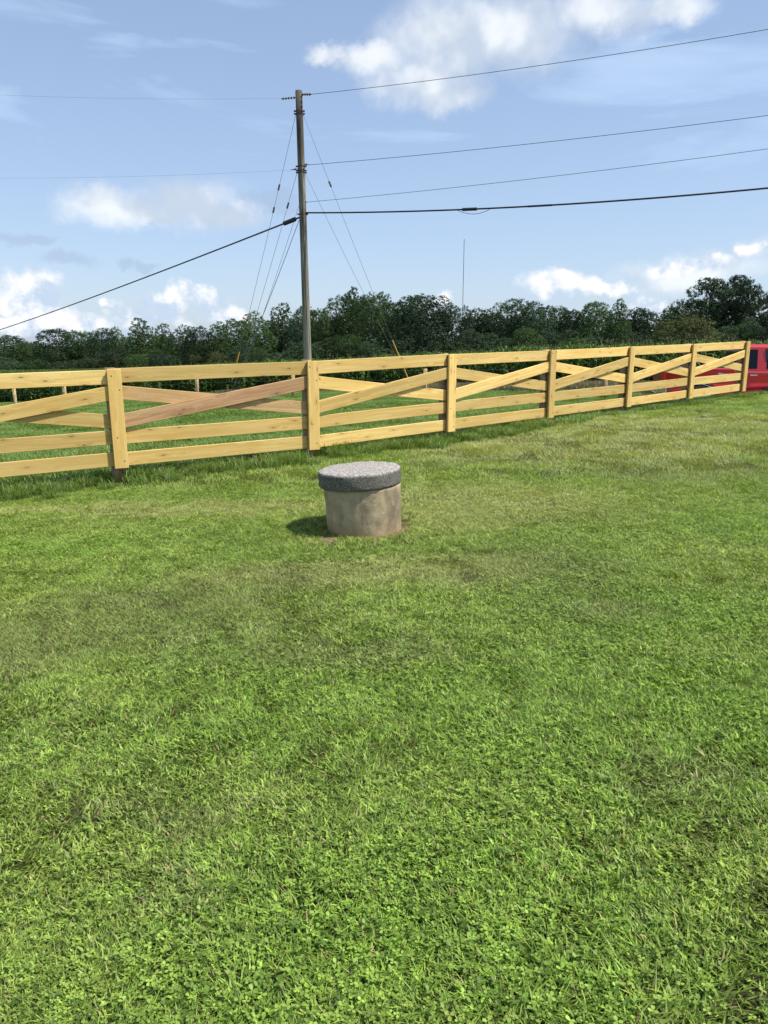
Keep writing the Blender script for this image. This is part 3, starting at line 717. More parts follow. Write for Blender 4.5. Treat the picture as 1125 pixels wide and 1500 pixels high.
# ---------------------------------------------------------------- well
well = empty('concrete_well', (WELL.x, WELL.y, g1(WELL.x, WELL.y)), (R(.5), R(-2.6), 0))
tag(well, 'round stained concrete well ring under a grey lichened lid standing on the lawn', 'well')
print('well', WELL, (WELL.y / F))
dist = (WELL - Vector((0, 0, CZ))).length
ry_ = ray(534, 720); pm = (ray(534, 720) * (WELL.y / ray(534, 720).y)).length
mpp = WELL.y / F / (cp_ + (750 - 740) / F * sp_)          # metres per photo pixel across
RB, RT = 108 / 2 * mpp, 111.5 / 2 * mpp; RL = 119.5 / 2 * mpp
print('mpp', mpp, RB, RL)
def rough_lathe(prof, seg, amp, sc, seed):
    V, Fc = lathe(prof, seg); r = []
    for v in V:
        v = Vector(v); n_ = mnoise.noise(v * sc + Vector((seed, 0, 0))); rad = Vector((v.x, v.y, 0)); 
        if rad.length > 1e-4: v = v + rad.normalized() * n_ * amp
        if amp > .008: v = v + rad.normalized() * (mnoise.noise(v * 55) * .0035 if rad.length > 1e-4 else 0)
        r.append((v.x, v.y, v.z + mnoise.noise(v * sc * .8 + Vector((0, seed, 3))) * amp * .6))
    return r, Fc
HR = (0.414)
prof = [(RB, -.12)] + [(RB + (RT - RB) * k / 14, HR * k / 14) for k in range(15)]
V, Fc = rough_lathe(prof, 72, .006, 7, 1)
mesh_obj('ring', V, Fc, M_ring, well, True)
HL = .140
prof = [(RL * .5, 0), (RL * .985, 0), (RL * .997, .008), (RL, .02), (RL * 1.001, .05), (RL * 1.001, .08), (RL, .11), (RL * .998, HL - .018), (RL * .99, HL - .006), (RL * .97, HL - .001), (RL * .9, HL), (RL * .7, HL + .004), (RL * .45, HL + .006), (RL * .2, HL + .008), (.01, HL + .008)]
V, Fc = rough_lathe(prof, 80, .009, 16, 9)
lid = mesh_obj('lid', V, Fc, M_lid, well, True); lid.location = (-.018, 0, HR + .001); lid.rotation_euler = (0, R(-.8), 0)

# ---------------------------------------------------------------- utility pole and wires
PY = 31.0
ptop = at(437.6, 133, PY); pl = at(450.8, 527, PY); gb = g1(pl.x + .1, PY); tt = (ptop.z - gb) / (ptop.z - pl.z)
pb = ptop + (pl - ptop) * tt; pb.y = PY
pole = empty('utility_pole', pb); tag(pole, 'tall weathered wooden utility pole rising behind the board fence', 'utility pole')
V, Fc = tube([(0, 0, -.5)] + [tuple((ptop - pb) * (k / 10)) for k in range(1, 11)], .160, 20, .130)
mesh_obj('shaft', V, Fc, M_pole, pole, True).data.polygons[-1].use_smooth = False
def onpole(py): # point on the pole axis at image height py
    t = (py - 133) / (527 - 133); return at(437.6 + (450.8 - 437.6) * t, py, PY)
def insulator(a, b, n=3, r=.055):
    """string of discs from a to b"""
    a = Vector(a); b = Vector(b); parts = [tube([a - pb, b - pb], .014, 6)]
    for k in range(n):
        c = a + (b - a) * ((k + .8) / (n + .6)) - pb; d = (b - a).normalized()
        parts.append(tube([c - d * .022, c, c + d * .03], r, 10, r * .35))
    v, f = join(parts); return mesh_obj('insulator', v, f, M_rust, pole)
insulator(onpole(139) + Vector((.1, -.05, 0)), at(457, 138, PY - .25), 4)
insulator(onpole(143.5) + Vector((-.1, -.05, 0)), at(411.5, 145, PY), 5)
insulator(onpole(241) + Vector((.1, -.05, 0)), at(453, 241.5, PY - .2), 1, .05)
insulator(onpole(247.5) + Vector((-.1, -.05, 0)), at(426, 249, PY), 1, .05)
insulator(onpole(296) + Vector((.1, -.05, 0)), at(450, 296, PY - .1), 1, .03)
for y0 in (163, 167, 244, 250, 253, 314):   # steel bands and through bolts
    c = onpole(y0) - pb; d = (ptop - pb).normalized(); v, f = tube([c - d * .03, c + d * .03], .143, 16)
    v2, f2 = box(c.x - .16, c.y - .02, c.z, .10, .05, .05); v3, f3 = box(c.x + .16, c.y - .02, c.z, .09, .05, .05)
    v, f = join([(v, f), (v2, f2), (v3, f3)]); mesh_obj('band', v, f, M_rust, pole)
# ground wire stapled down the face of the pole
v, f = tube([onpole(y_) - pb + Vector((.045 + .01 * math.sin(y_), -.150, 0)) for y_ in range(150, 560, 25)], .008, 5); mesh_obj('ground_wire', v, f, M_wire, pole)

def wire(name, a, b, c, r, m, label, cat, T=2.3, n=40, group=None):
    a = Vector(a); b = Vector(b); pts = []
    for k in range(n + 1):
        t = T * k / n; p = a + (b - a) * t; p.z += c * (t * t - t); pts.append(p - a)
    v, f = tube(pts, r, 6); o = mesh_obj(name, v, f, m, None, True); o.location = a; tag(o, label, cat, group); return o
YE = 24.6
wire('power_line', at(457, 138, PY - .25), at(1125, 43, YE), .45, .009, M_wire, 'topmost thin wire running right from the pole top', 'power line')
wire('power_line', at(453, 241.5, PY - .2), at(1125, 169, YE), .35, .009, M_wire, 'second thin wire from the top on the right of the pole', 'power line')
wire('power_line', at(450, 296, PY - .1), at(1125, 218, YE), .35, .008, M_wire, 'third thin wire down just above the thick black cable on the right', 'power line')
tel = wire('telephone_cable', onpole(312) + Vector((.13, -.05, 0)), at(1125, 275.5, YE), .72, .030, M_cable, 'thick black cable with a splice case running right from the pole', 'cable')
wire('power_line', at(412, 144, PY), at(0, 139, 31.5), .3, .0025, M_wire, 'faint topmost wire running left from the pole top', 'power line')
wire('power_line', at(426, 249, PY), at(0, 261, 32.5), .3, .0025, M_wire, 'faint lower wire running left from the pole', 'power line')
tl = wire('telephone_cable', onpole(319) + Vector((-.14, -.05, 0)), at(0, 483, 66), .5, .032, M_cable, 'thick black cable dropping away to the left from the pole', 'cable', T=1.5)
def on_wire(o, a, b, c, t):
    p = Vector(a) + (Vector(b) - Vector(a)) * t; p.z += c * (t * t - t); return p - Vector(a)
a_, b_ = onpole(312) + Vector((.13, -.05, 0)), at(1125, 275.5, YE)
def spl(t0, t1, r, par, a, b, c, nm='splice_case'):
    pts = [on_wire(None, a, b, c, t0 + (t1 - t0) * k / 8) for k in range(9)]
    v1, f1 = tube(pts[1:8], r, 10); v2, f2 = tube(pts[0:3], r * .4, 8); v3, f3 = tube(pts[6:9], r * .4, 8)
    v, f = join([(v1, f1), (v2, f2), (v3, f3)]); return mesh_obj(nm, v, f, M_cable, par)
spl(.388, .432, .055, tel, a_, b_, .72)
lp = []
for k in range(13):
    u = k / 12; q = on_wire(None, a_, b_, .72, .38 + .078 * u); q.z -= .15 * math.sin(math.pi * u) ** .8 * (1 + .2 * u); lp.append(q)
v, f = tube(lp, .009, 6); mesh_obj('slack_loop', v, f, M_cable, tel, True)
spl(.53, .60, .034, tel, a_, b_, .72, 'wire_wrap')
a2, b2 = onpole(319) + Vector((-.14, -.05, 0)), at(0, 483, 66)
spl(.004, .026, .085, tl, a2, b2, .5)
# guys
def guy(y0, side, anchor, label, guard=None, r=.007, strain=()):
    a = onpole(y0) + Vector((side * .14, -.03, 0)); b = Vector(anchor)
    root = empty('guy_wire', b); tag(root, label, 'guy wire')
    pts = [a + (b - a) * (k / 12) - b for k in range(13)]
    for k in range(13): pts[k] = pts[k] - Vector((0, 0, .12 * math.sin(math.pi * k / 12)))
    v, f = tube(pts, r, 6); mesh_obj('strand', v, f, M_wire, root, True)
    for s_ in strain:
        c = (a + (b - a) * s_) - b - Vector((0, 0, .12 * math.sin(math.pi * s_))); d = (b - a).normalized(); v, f = tube([c - d * .11, c, c + d * .11], .035, 8); mesh_obj('strain_insulator', v, f, M_rust, root)
    if guard:
        q = [(a + (b - a) * s_) - b - Vector((0, .03, .12 * math.sin(math.pi * s_))) for s_ in guard]
        v, f = tube(q, .022, 8); mesh_obj('guard', v, f, M_yellow, root)
    return root
aR = at(609, 579, PY); aR.z = g1(aR.x, aR.y); aL = at(334, 580, PY); aL.z = g1(aL.x, aL.y)
guy(168, 1, aR, 'upper right guy wire with a yellow guard at its foot', (.78, .96), strain=(.225,))
guy(254, 1, aR + Vector((.06, .1, 0)), 'lower right guy wire without a guard')
guy(168, -1, aL, 'leftmost guy wire from the pole top with a yellow guard', (.82, .925), strain=(.235, .31))
guy(250, -1, aL + Vector((.1, .1, 0)), 'second left guy wire starting below the middle of the pole', strain=(.14,))
guy(302, -1, aL + Vector((.2, .1, 0)), 'third left guy wire starting at the black cable')
guy(322, -1, aL + Vector((.05, -.1, 0)), 'left guy wire nearest the pole, pale and thicker', r=.012)
# radio mast far behind the wood
mt = at(680, 350, 420); mg = g1(mt.x, 420)
rm = empty('radio_mast', (mt.x, 420, mg)); tag(rm, 'very thin distant radio mast above the tree line', 'radio mast')
V, Fc = tube([(0, 0, 0), (0, 0, mt.z - mg)], .16, 6, .14); mesh_obj('lattice_pole', V, Fc, M_wire, rm)
for k in range(3):
    a = 2 * math.pi * k / 3 + .5; V, Fc = tube([(0, 0, (mt.z - mg) * .85), (22 * math.cos(a), 22 * math.sin(a), 0)], .005, 4); mesh_obj('stay', V, Fc, M_wire, rm)

# ---------------------------------------------------------------- post and wire fence of the pasture
pf = [(24, 600, 33), (96, 597, 32), (289, 588, 30.5), (430, 583.5, 29.5), (623, 580, 29), (884, 578, 27), (-70, 603, 34), (725, 579, 28.4)]
pf.sort(); q0 = at(pf[0][0], pf[0][1], pf[0][2])
wf = empty('wire_fence', (q0.x, q0.y, g1(q0.x, q0.y))); tag(wf, 'row of thin grey posts with wire across the pasture before the corn', 'fence'); WO = wf.location
tops = []
for k, (px, py, Yp) in enumerate(pf):
    q = at(px, py, Yp); z = g1(q.x, q.y); lean = random.uniform(-.03, .03)
    if px == 725: continue
    h_ = 1.12; rr_ = .075 if px not in (884,) else .11
    V, Fc = tube([(q.x - WO.x, q.y - WO.y, z - .3 - WO.z), (q.x - WO.x + lean, q.y - WO.y, z + h_ - WO.z)], rr_, 10)
    mesh_obj('post', V, Fc, M_greypost if px != 884 else M_post, wf, True); tops.append(Vector((q.x - WO.x, q.y - WO.y, z - WO.z)))
for hh in (.35, .7, 1.05):
    V, Fc = tube([t + Vector((0, -.07, hh)) for t in tops], .004, 4); mesh_obj('wire_strand', V, Fc, M_wire, wf)

# ---------------------------------------------------------------- trees
def f_leaf(name, lo, hi, tint):
    def f(N, b, out):
        bv = N.new('ShaderNodeAttribute', attribute_name='bv').outputs['Fac']; oi = N.new('ShaderNodeObjectInfo').outputs['Random']
        pos = N.new('ShaderNodeNewGeometry').outputs['Position']
        c = N.mix(bv, lo, hi); c = N.mix(N.math('MULTIPLY', N.mapr(N.noise(pos, .22, 3), .4, .65), .5), c, tint)
        sv = N.mapr(oi, 0, 1, .7, 1.3); mm = N.new('ShaderNodeVectorMath', operation='SCALE'); N.l.new(c, mm.inputs[0]); N.l.new(sv, mm.inputs[3])
        N.l.new(mm.outputs[0], b.inputs['Base Color']); b.inputs['Roughness'].default_value = .65; b.inputs['Specular IOR Level'].default_value = .15
        tr = N.new('ShaderNodeBsdfTranslucent'); N.l.new(mm.outputs[0], tr.inputs[0])
        ms = N.new('ShaderNodeMixShader'); ms.inputs[0].default_value = .2
        N.l.new(b.outputs[0], ms.inputs[1]); N.l.new(tr.outputs[0], ms.inputs[2]); N.l.new(ms.outputs[0], out.inputs[0])
    return material(name, f)
M_leaf = f_leaf('hazed_dark_foliage', (.024, .046, .024), (.060, .102, .044), (.040, .072, .032))  # lightened and blued, so distance haze is put into the leaf colour
M_leaf2 = f_leaf('mid_foliage', (.026, .054, .017), (.085, .145, .042), (.046, .088, .024))
M_olive = f_leaf('olive_foliage', (.040, .052, .016), (.12, .13, .042), (.06, .075, .02))
M_bark = plain('bark', (.10, .075, .055), .9, var=.4, scale=4)

def crown_mesh(name, lobes, n, leaf, m, seed, inner=.34, tuft=.055, per=20):
    """lobes: (cx,cy,cz,rx,ry,rz) in unit tree space; n leaf clumps"""
    r = np.random.default_rng(seed); L = np.array(lobes); area = (L[:, 3] * L[:, 5] + L[:, 4] * L[:, 5] + L[:, 3] * L[:, 4]); pr = area / area.sum()
    k = r.choice(len(L), n, p=pr); d = r.normal(size=(n, 3)); d /= np.linalg.norm(d, axis=1)[:, None]
    rad = np.where(r.random(n) < inner, r.random(n) ** .4, r.uniform(.84, 1.0, n))
    c = L[k, :3] + d * L[k, 3:6] * rad[:, None]
    keep = np.ones(n, bool)
    for j in range(len(L)):   # drop tufts buried in another lobe
        q = (c - L[j, :3]) / L[j, 3:6]; keep &= ~((np.linalg.norm(q, axis=1) < .80) & (k != j) & (r.random(n) < .8))
    c = c[keep]; d = d[keep]; tsz = tuft * r.uniform(.55, 1.35, len(c)); tb = r.random(len(c))
    # every tuft is a loose flattened spray of leaves, lifted towards the outside of the crown
    nl = per; ti = np.repeat(np.arange(len(c)), nl); o_ = r.normal(size=(len(ti), 3)); o_ /= np.linalg.norm(o_, axis=1)[:, None]
    o_ *= (r.random(len(ti)) ** .5)[:, None] * np.array([1, 1, .62]); c = c[ti] + o_ * tsz[ti][:, None]; d = d[ti] * .6 + o_ * .7; tb = tb[ti]; nn = len(c)
    nrm = d + r.normal(0, .55, (nn, 3)) + np.array([0, 0, .25]); nrm /= np.linalg.norm(nrm, axis=1)[:, None]
    t = np.cross(nrm, r.normal(size=(nn, 3))); t /= np.linalg.norm(t, axis=1)[:, None]; b = np.cross(nrm, t)
    s = leaf * r.uniform(.5, 1.3, nn)[:, None]; s2 = s * r.uniform(.45, .9, nn)[:, None]
    V = np.stack([c - t * s, c - b * s2 + nrm * s * .15, c + t * s, c + b * s2 - nrm * s * .2], 1).reshape(-1, 3)
    Q = np.arange(nn * 4).reshape(-1, 4); me = np_mesh(name, V, Q)
    a = me.attributes.new('bv', 'FLOAT', 'POINT'); a.data.foreach_set('value', np.repeat(np.clip(tb * .65 + r.random(nn) * .35, 0, 1), 4).astype(np.float32)); me.materials.append(m); return me
def trunk_mesh(name, h, r0, seed, limbs):
    r = random.Random(seed); pts = [(0, 0, -.05)]
    for k in range(1, 7): pts.append((r.gauss(0, .008) * k, r.gauss(0, .008) * k, h * k / 6))
    parts = [tube(pts, r0, 8, r0 * .25)]
    for k in range(limbs):
        z = h * r.uniform(.35, .9); a = r.random() * 6.28; L = r.uniform(.15, .3)
        b = Vector((0, 0, z)); parts.append(tube([b, b + Vector((math.cos(a) * L * .5, math.sin(a) * L * .5, L * .3)), b + Vector((math.cos(a) * L, math.sin(a) * L, L * .5))], r0 * .45, 6, r0 * .1))
    v, f = join(parts); me = bpy.data.meshes.new(name); me.from_pydata([tuple(q) for q in v], [], f); me.update(); me.materials.append(M_bark); return me
KINDS = {}
def lobes_round(seed, n=13, low=.12):
    r = random.Random(seed); L = [(0, 0, .5, .37, .37, .45)]
    for k in range(n):
        a = r.random() * 6.28; z = low + (.93 - low) * r.random(); w_ = .33 * math.sqrt(max(0.05, 1 - ((z - .45) / .6) ** 2)); s = r.uniform(.15, .25)
        L.append((math.cos(a) * w_, math.sin(a) * w_, min(z, .99 - s), s, s, s * r.uniform(.8, 1.1)))
    L.append((r.uniform(-.1, .1), 0, .85, .2, .2, .15)); return L
def lobes_point(seed):
    r = random.Random(seed); L = []
    for k in range(16):
        z = .1 + .8 * k / 15; w_ = .36 * (1 - z) ** .7 + .04
        for q in range(2):
            a = r.random() * 6.28; s = .09 + .14 * (1 - z); L.append((math.cos(a) * w_ * .8, math.sin(a) * w_ * .8, z, s, s, s * .9))
    L.append((0, 0, .9, .07, .07, .1)); return L
def lobes_pine(seed):
    r = random.Random(seed); L = []
    for k in range(17):
        z = r.uniform(.56, .95); a = r.random() * 6.28; w_ = r.uniform(.12, .44) * (1.1 - abs(z - .72) * 1.6); s = r.uniform(.07, .13)
        L.append((math.cos(a) * w_, math.sin(a) * w_, z, s * 1.25, s * 1.25, s * .62))
    for k in range(5): L.append((r.uniform(-.15, .15), r.uniform(-.15, .15), r.uniform(.25, .6), .09, .09, .05))
    L.append((0, 0, .95, .1, .1, .05)); return L
def lobes_bush(seed):
    r = random.Random(seed); L = [(0, 0, .4, .38, .38, .42)]
    for k in range(12):
        a = r.random() * 6.28; z = r.uniform(.1, .75); w_ = .38 * math.sqrt(max(.05, 1 - (z / .95) ** 2)); s = r.uniform(.14, .24); L.append((math.cos(a) * w_, math.sin(a) * w_, z, s, s, s))
    return L
for kind, fn, cnt, n_, lf, m_, tf in (('round', lobes_round, 5, 2700, .0088, M_leaf, .033), ('mid', lobes_round, 4, 2500, .0088, M_leaf2, .034), ('pointed', lobes_point, 4, 2400, .0085, M_leaf2, .027), ('pine', lobes_pine, 3, 1000, .0085, M_leaf, .034), ('olive', lobes_bush, 2, 2000, .0092, M_olive, .038), ('bush', lobes_bush, 4, 1500, .012, M_leaf, .048)):
    for v in range(cnt):
        sd_ = hash_ = sum(ord(ch) for ch in kind) * 7 + v * 31
        KINDS.setdefault(kind, []).append((crown_mesh('crown', fn(sd_), n_, lf, m_, sd_, tuft=tf, inner=.12 if kind == 'pine' else .34), trunk_mesh('trunk', .8 if kind != 'pine' else .93, .022 if kind != 'pine' else .016, sd_, 5 if kind != 'pine' else 9)))
def tree(px, topy, wpx, kind, label, Yd, name=None, cat='tree', group=None):
    q = at(px, topy, Yd); z0 = g1(q.x, Yd) - .3; H = (q.z - z0); wd = wpx * Yd / F
    t = empty(name or ('shrub' if kind in ('bush',) else 'pine_tree' if kind == 'pine' else 'tree'), (q.x, Yd, z0), (0, 0, random.random() * 6.28)); tag(t, label, cat, group)
    me, tm = random.choice(KINDS[kind]); zx = H / (1.0 if kind != 'bush' else .95); sx = max(wd / .92, zx * .35)
    for nm, mm in (('crown', me), ('trunk', tm)):
        o = bpy.data.objects.new(nm, mm); col.objects.link(o); o.parent = t; o.scale = (sx, sx, zx)
    return t
def depth(px): return float(np.interp(px, [-100, 100, 500, 800, 1125, 1250], [240, 232, 190, 175, 150, 140]))
SK = [(-22, 494, 60, 'round', 'dark tree cut by the left edge of the photo, lowest of the wood'),
 (12, 491, 52, 'round', 'dark rounded tree standing at the far left end of the wood'),
 (42, 499, 42, 'mid', 'lighter green small tree second from the left end of the wood'),
 (84, 481, 50, 'round', 'dark lumpy tree with the first high crown from the left'),
 (121, 483, 44, 'mid', 'bushy tree right after the first high crown on the left'),
 (149, 480, 36, 'round', 'narrow dark tree left of the bright pointed tree'),
 (169, 478, 32, 'mid', 'slim tree touching the left side of the bright pointed tree'),
 (206, 465, 52, 'pointed', 'bright green pointed tree, the highest crown on the left part'),
 (238, 473, 40, 'pointed', 'pointed crown immediately right of the bright pointed tree'),
 (266, 475, 40, 'mid', 'leafy tree over the left end of the second fence bay'),
 (293, 477, 36, 'round', 'low dark crown midway between pointed tree and pole'),
 (318, 470, 40, 'pointed', 'small pointed crown left of the guy wires'),
 (344, 466, 40, 'mid', 'tree behind the left guy wire with the yellow guard'),
 (374, 455, 46, 'mid', 'rising crown crossed by the left guy wires'),
 (412, 443, 54, 'pointed', 'tall pointed tree just left of the utility pole'),
 (440, 448, 40, 'round', 'dark tree directly behind the utility pole'),
 (466, 450, 38, 'mid', 'green tree just right of the utility pole'),
 (494, 432, 54, 'mid', 'left shoulder of the tallest clump right of the pole'),
 (515, 419, 50, 'pointed', 'tallest pointed tree in the middle of the wood'),
 (544, 426, 52, 'mid', 'broad tree right beside the tallest middle tree'),
 (574, 441, 44, 'round', 'lower dark tree where the right guy wires cross the wood'),
 (600, 436, 40, 'round', 'dark crown left of the big round oak'),
 (624, 430, 76, 'round', 'big round dark oak right of the middle of the wood'),
 (664, 447, 46, 'round', 'sloping crown below the distant mast'),
 (700, 451, 48, 'round', 'low dark tree right of the distant mast'),
 (724, 450, 40, 'mid', 'small tree between the mast and the broad dome'),
 (752, 438, 60, 'round', 'broad domed tree above the fourth fence post'),
 (782, 441, 54, 'round', 'dark tree joined to the right of the broad dome'),
 (818, 446, 44, 'mid', 'feathery lighter tree under the right hand white cloud'),
 (842, 453, 38, 'round', 'low tree in the dip under the right hand white cloud'),
 (870, 441, 54, 'mid', 'full green tree left of the narrow light topped tree'),
 (908, 437, 42, 'pointed', 'narrow tree with a light green top above the fifth post'),
 (930, 450, 40, 'round', 'dark tree sloping down toward the gap of sky'),
 (954, 456, 38, 'round', 'last low tree left of the gap of sky'),
 (982, 451, 40, 'mid', 'small tree at the right side of the gap of sky'),
 (1002, 437, 52, 'mid', 'leafy tree climbing toward the tall pines'),
 (1034, 436, 54, 'round', 'dark tree at the left foot of the tall pines'),
 (1050, 407, 66, 'pine', 'left one of the tall open pines near the right edge'),
 (1078, 403, 60, 'pine', 'middle one of the tall open pines near the right edge'),
 (1098, 406, 46, 'pine', 'right one of the tall open pines with sky between its boughs'),
 (1066, 450, 64, 'round', 'dark leafy tree below the tall pines'),
 (1102, 456, 50, 'round', 'dense tree below the right hand pine'),
 (1128, 432, 50, 'pine', 'pine cut by the right edge of the photo'),
 (1170, 440, 70, 'round', 'dark tree just past the right edge of the photo')]
for k, (px, ty, wp, kd, lb) in enumerate(SK):
    tree(px, ty, wp * 1.22, kd, lb, depth(px) + random.uniform(-9, 9))
tree(1016, 450, 92, 'olive', 'wide olive green tree standing in front of the dark wood at right', 132)
tree(1070, 478, 26, 'bush', 'small round dark bush beside the olive green tree', 128, cat='bush')
# second rank behind, seen only where the first leaves gaps
SS = sorted(SK)
for k in range(len(SS) - 1):
    px = SS[k][0] * .5 + SS[k + 1][0] * .5 + random.uniform(-4, 4); ref = ' '.join(SS[k][4].replace(', ', ' ').split()[:11]); sky_ = float(np.interp(px, [s[0] for s in sorted(SK)], [s[1] for s in sorted(SK)]))
    if 945 < px < 985 or px > 1030: sky_ += 16
    tree(px, sky_ + random.uniform(12, 26), random.uniform(44, 64), random.choice(['round', 'mid']), 'rear tree right behind the ' + ref, depth(px) + random.uniform(14, 24), group='second rank of trees in the wood')
# understorey at the foot of the wood
for k in range(len(SS)):
    px = SS[k][0] + random.uniform(-7, 7); ref = ' '.join(SS[k][4].replace(', ', ' ').split()[:11]); sky_ = float(np.interp(px, [s[0] for s in sorted(SK)], [s[1] for s in sorted(SK)])); base = float(np.interp(px, [0, 500, 1125], [540, 520, 492]))
    ty = sky_ + (base - sky_) * random.uniform(.55, .85); kd = random.choice(['bush', 'bush', 'mid', 'olive'] if px < 420 else ['bush', 'bush', 'bush', 'mid'])
    tree(px, ty, random.uniform(36, 62), kd, 'low bush under the ' + ref, depth(px) - random.uniform(8, 16), name='shrub', cat='shrub', group='undergrowth along the edge of the wood')

# ---------------------------------------------------------------- red pickup truck
def f_paint(N, b, out):
    b.inputs['Base Color'].default_value = (.50, .012, .03, 1); b.inputs['Roughness'].default_value = .32; b.inputs['Coat Weight'].default_value = .8; b.inputs['Coat Roughness'].default_value = .06
    t = N.new('ShaderNodeTexCoord').outputs['Object']; s = N.new('ShaderNodeSeparateXYZ'); N.l.new(t, s.inputs[0])
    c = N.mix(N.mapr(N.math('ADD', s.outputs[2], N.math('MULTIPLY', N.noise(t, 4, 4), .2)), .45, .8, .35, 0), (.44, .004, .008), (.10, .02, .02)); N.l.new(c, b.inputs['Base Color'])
M_red = material('red_car_paint', f_paint)
M_glass = plain('tinted_glass', (.006, .009, .014), .12, var=.05, spec=.18); M_tyre = plain('tyre_rubber', (.02, .02, .02), .85); M_chrome = plain('chrome', (.75, .75, .77), .18, 1.0, var=.03)
M_black = plain('black_trim_and_shade', (.012, .012, .014), .6); M_lamp = plain('red_lamp', (.45, .02, .01), .25)
TY = 22.8; tx = at(972, 560, TY - .978).x + .065; tz = g1(tx + 2.8, TY)
truck = empty('pickup_truck', (tx, TY, -.27), (0, 0, R(-12))); tag(truck, 'red crew cab pickup truck parked behind the right end of the fence', 'truck')
def prism(poly, y0, y1):
    n_ = len(poly); V = [(x, y0, z) for x, z in poly] + [(x, y1, z) for x, z in poly]
    return V, [tuple(range(n_))[::-1], tuple(range(n_, 2 * n_))] + [(i, (i + 1) % n_, n_ + (i + 1) % n_, n_ + i) for i in range(n_)]
def arch(cx, r, n_=10): return [(cx + r * math.cos(math.pi * k / n_), .42 + r * math.sin(math.pi * k / n_)) for k in range(n_ + 1)]
# x forward (towards the right of the photo), rear bumper at x = 0
low = [(.12, .52), (.12, 1.26), (2.02, 1.24), (2.06, 1.16), (4.25, 1.16), (5.2, 1.10), (5.62, 1.0), (5.74, .82), (5.74, .46), (5.12, .42)] + arch(4.68, .44) + [(4.2, .42), (1.66, .42)] + arch(1.18, .44) + [(.7, .42), (.14, .44)]
V, Fc = prism(low, -.97, .97); V = [(x, y * (.93 if z < .6 else 1), z) for x, y, z in V]; body = bevel(mesh_obj('body', V, Fc, M_red, truck), .045, 3)
# cab greenhouse, tapering to the roof
def green():
    b_ = [(2.06, -.95), (4.22, -.95), (4.22, .95), (2.06, .95)]; t_ = [(2.16, -.80), (3.42, -.78), (3.42, .78), (2.16, .80)]
    V = [(x, y, 1.14) for x, y in b_] + [(x, y, 1.84) for x, y in t_] + [(x * .98 + .06, y * .88, 1.905) for x, y in t_]
    F_ = [(3, 2, 1, 0), (8, 9, 10, 11)]
    for r_ in (0, 4): F_ += [(r_ + i, r_ + (i + 1) % 4, r_ + 4 + (i + 1) % 4, r_ + 4 + i) for i in range(4)]
    return V, F_
V, Fc = green(); cab = bevel(mesh_obj('cab', V, Fc, M_red, truck), .05, 3)
def side_pane(x0, x1, z0, z1, nm='window', m=M_glass, off=.012, s=-1, skew=0):
    def yy(z): return s * (.95 - (.95 - .79) * (z - 1.14) / .70 + off) if z > 1.14 else s * (.97 + off)
    V = [(x0, yy(z0), z0), (x1 + skew, yy(z0), z0), (x1, yy(z1), z1), (x0 + .03, yy(z1), z1)]; V += [(x, y - s * .03, z) for x, y, z in V]
    return bevel(mesh_obj(nm, V, [(0, 1, 2, 3), (7, 6, 5, 4), (0, 4, 5, 1), (1, 5, 6, 2), (2, 6, 7, 3), (3, 7, 4, 0)], m, truck), .008, 2)
for s in (-1, 1):
    side_pane(2.18, 2.60, 1.24, 1.76, s=s)
    o = side_pane(2.84, 3.44, 1.24, 1.78, s=s, skew=.5)
V = [(4.20, y, 1.18) for y in (-.82, .82)] + [(3.50, y, 1.80) for y in (.72, -.72)]; V += [(x - .04, y, z - .03) for x, y, z in V]; V = [(x + .03, y, z + .03) for x, y, z in V]
mesh_obj('windshield', V, [(0, 1, 2, 3), (7, 6, 5, 4), (0, 4, 5, 1), (1, 5, 6, 2), (2, 6, 7, 3), (3, 7, 4, 0)], M_glass, truck)
v, f = box(2.09, 0, 1.5, .05, 1.3, .42); mesh_obj('rear_window', v, f, M_glass, truck)
# open front doorway: black panel stands in for the shaded interior past the pillar
V, Fc = prism([(2.81, .50), (4.02, .50), (4.06, 1.14), (3.55, 1.76), (2.81, 1.78)], -.99, -.93)
V = [(x, y + (.16 * max(0, z - 1.14) / .7), z) for x, y, z in V]; mesh_obj('doorway_shade_panel', V, Fc, M_black, truck)['label'] = 'black panel for the shaded open front doorway'
bevel(mesh_obj('door', *box(3.98, -1.24, .92, .08, .52, .82), M_black, truck), .03, 2)['label'] = 'front door swung wide open'
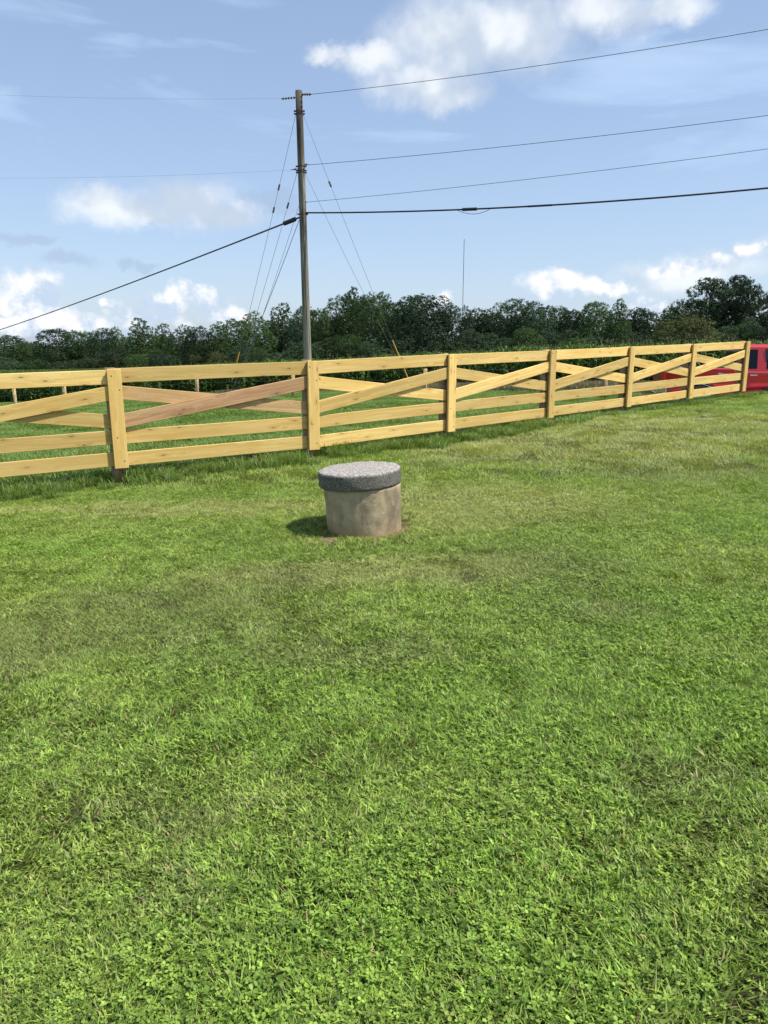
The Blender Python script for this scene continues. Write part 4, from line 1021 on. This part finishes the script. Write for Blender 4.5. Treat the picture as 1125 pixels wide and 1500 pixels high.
# bed: hollow, with a liner
v, f = box(1.08, 0, 1.235, 1.72, 1.62, .06); mesh_obj('bed_cover', v, f, M_black, truck)
for s in (-1, 1):
    for (x0, z0, w_) in ((2.83, 1.06, .17),):
        v, f = join([box(x0 - .32, s * .995, z0 + .0, .19, .028, .032), box(x0 - .39, s * .98, z0, .03, .03, .03), box(x0 - .25, s * .98, z0, .03, .03, .03)]); bevel(mesh_obj('door_handle', v, f, M_chrome, truck), .006, 2)
    v, f = join([box(1.72, s * .978, 1.07, .24, .012, .05), box(1.63, s * .980, 1.10, .10, .012, .03)]); mesh_obj('side_badge', v, f, M_chrome, truck)
    v, f = box(1.70, s * .976, .72, .13, .012, .07); mesh_obj('side_reflector', v, f, M_chrome, truck)
    v, f = box(2.62, s * .978, .60, 1.0, .02, .03); mesh_obj('side_moulding', v, f, M_red, truck)
    v, f = box(2.62, s * .978, .76, .9, .02, .02); mesh_obj('side_moulding', v, f, M_red, truck)
    v, f = box(.13, s * .90, 1.05, .10, .16, .34); bevel(mesh_obj('tail_light', v, f, M_lamp, truck), .02, 2)
    v, f = box(5.66, s * .76, .92, .14, .3, .16); bevel(mesh_obj('headlight', v, f, M_chrome, truck), .03, 2)
    v, f = box(3.9, s * 1.1, 1.30, .12, .22, .2); bevel(mesh_obj('mirror', v, f, M_black, truck), .04, 2)
    for cx in (1.18, 4.68):
        wv, wf_ = lathe([(.30, -.12), (.37, -.12), (.39, -.09), (.39, .09), (.37, .12), (.30, .12)], 28)
        o = mesh_obj('wheel', wv, wf_, M_tyre, truck, True); o.rotation_euler = (math.pi / 2, 0, 0); o.location = (cx, s * .84, .39)
        hv, hf = lathe([(.27, -.125), (.25, -.135), (.08, -.11), (.03, -.14)], 20); r_ = mesh_obj('rim', hv, hf, M_chrome, o); r_.rotation_euler = (0 if s > 0 else math.pi, 0, 0); r_.rotation_euler = (0 if s < 0 else math.pi, 0, 0)
        if s < 0: r_.rotation_euler = (math.pi, 0, 0)
        else: r_.rotation_euler = (0, 0, 0)
v, f = join([box(.03, 0, .62, .14, 1.86, .20), box(.10, -.85, .62, .3, .2, .2), box(.10, .85, .62, .3, .2, .2)]); bevel(mesh_obj('rear_bumper', v, f, M_chrome, truck), .03, 2)
bevel(mesh_obj('front_bumper', *box(5.76, 0, .56, .16, 1.86, .24), M_chrome, truck), .04, 2)
bevel(mesh_obj('grille', *box(5.72, 0, .88, .06, 1.1, .26), M_black, truck), .02, 2)
bevel(mesh_obj('tailgate', *box(.115, 0, .95, .05, 1.6, .5), M_red, truck), .015, 2)
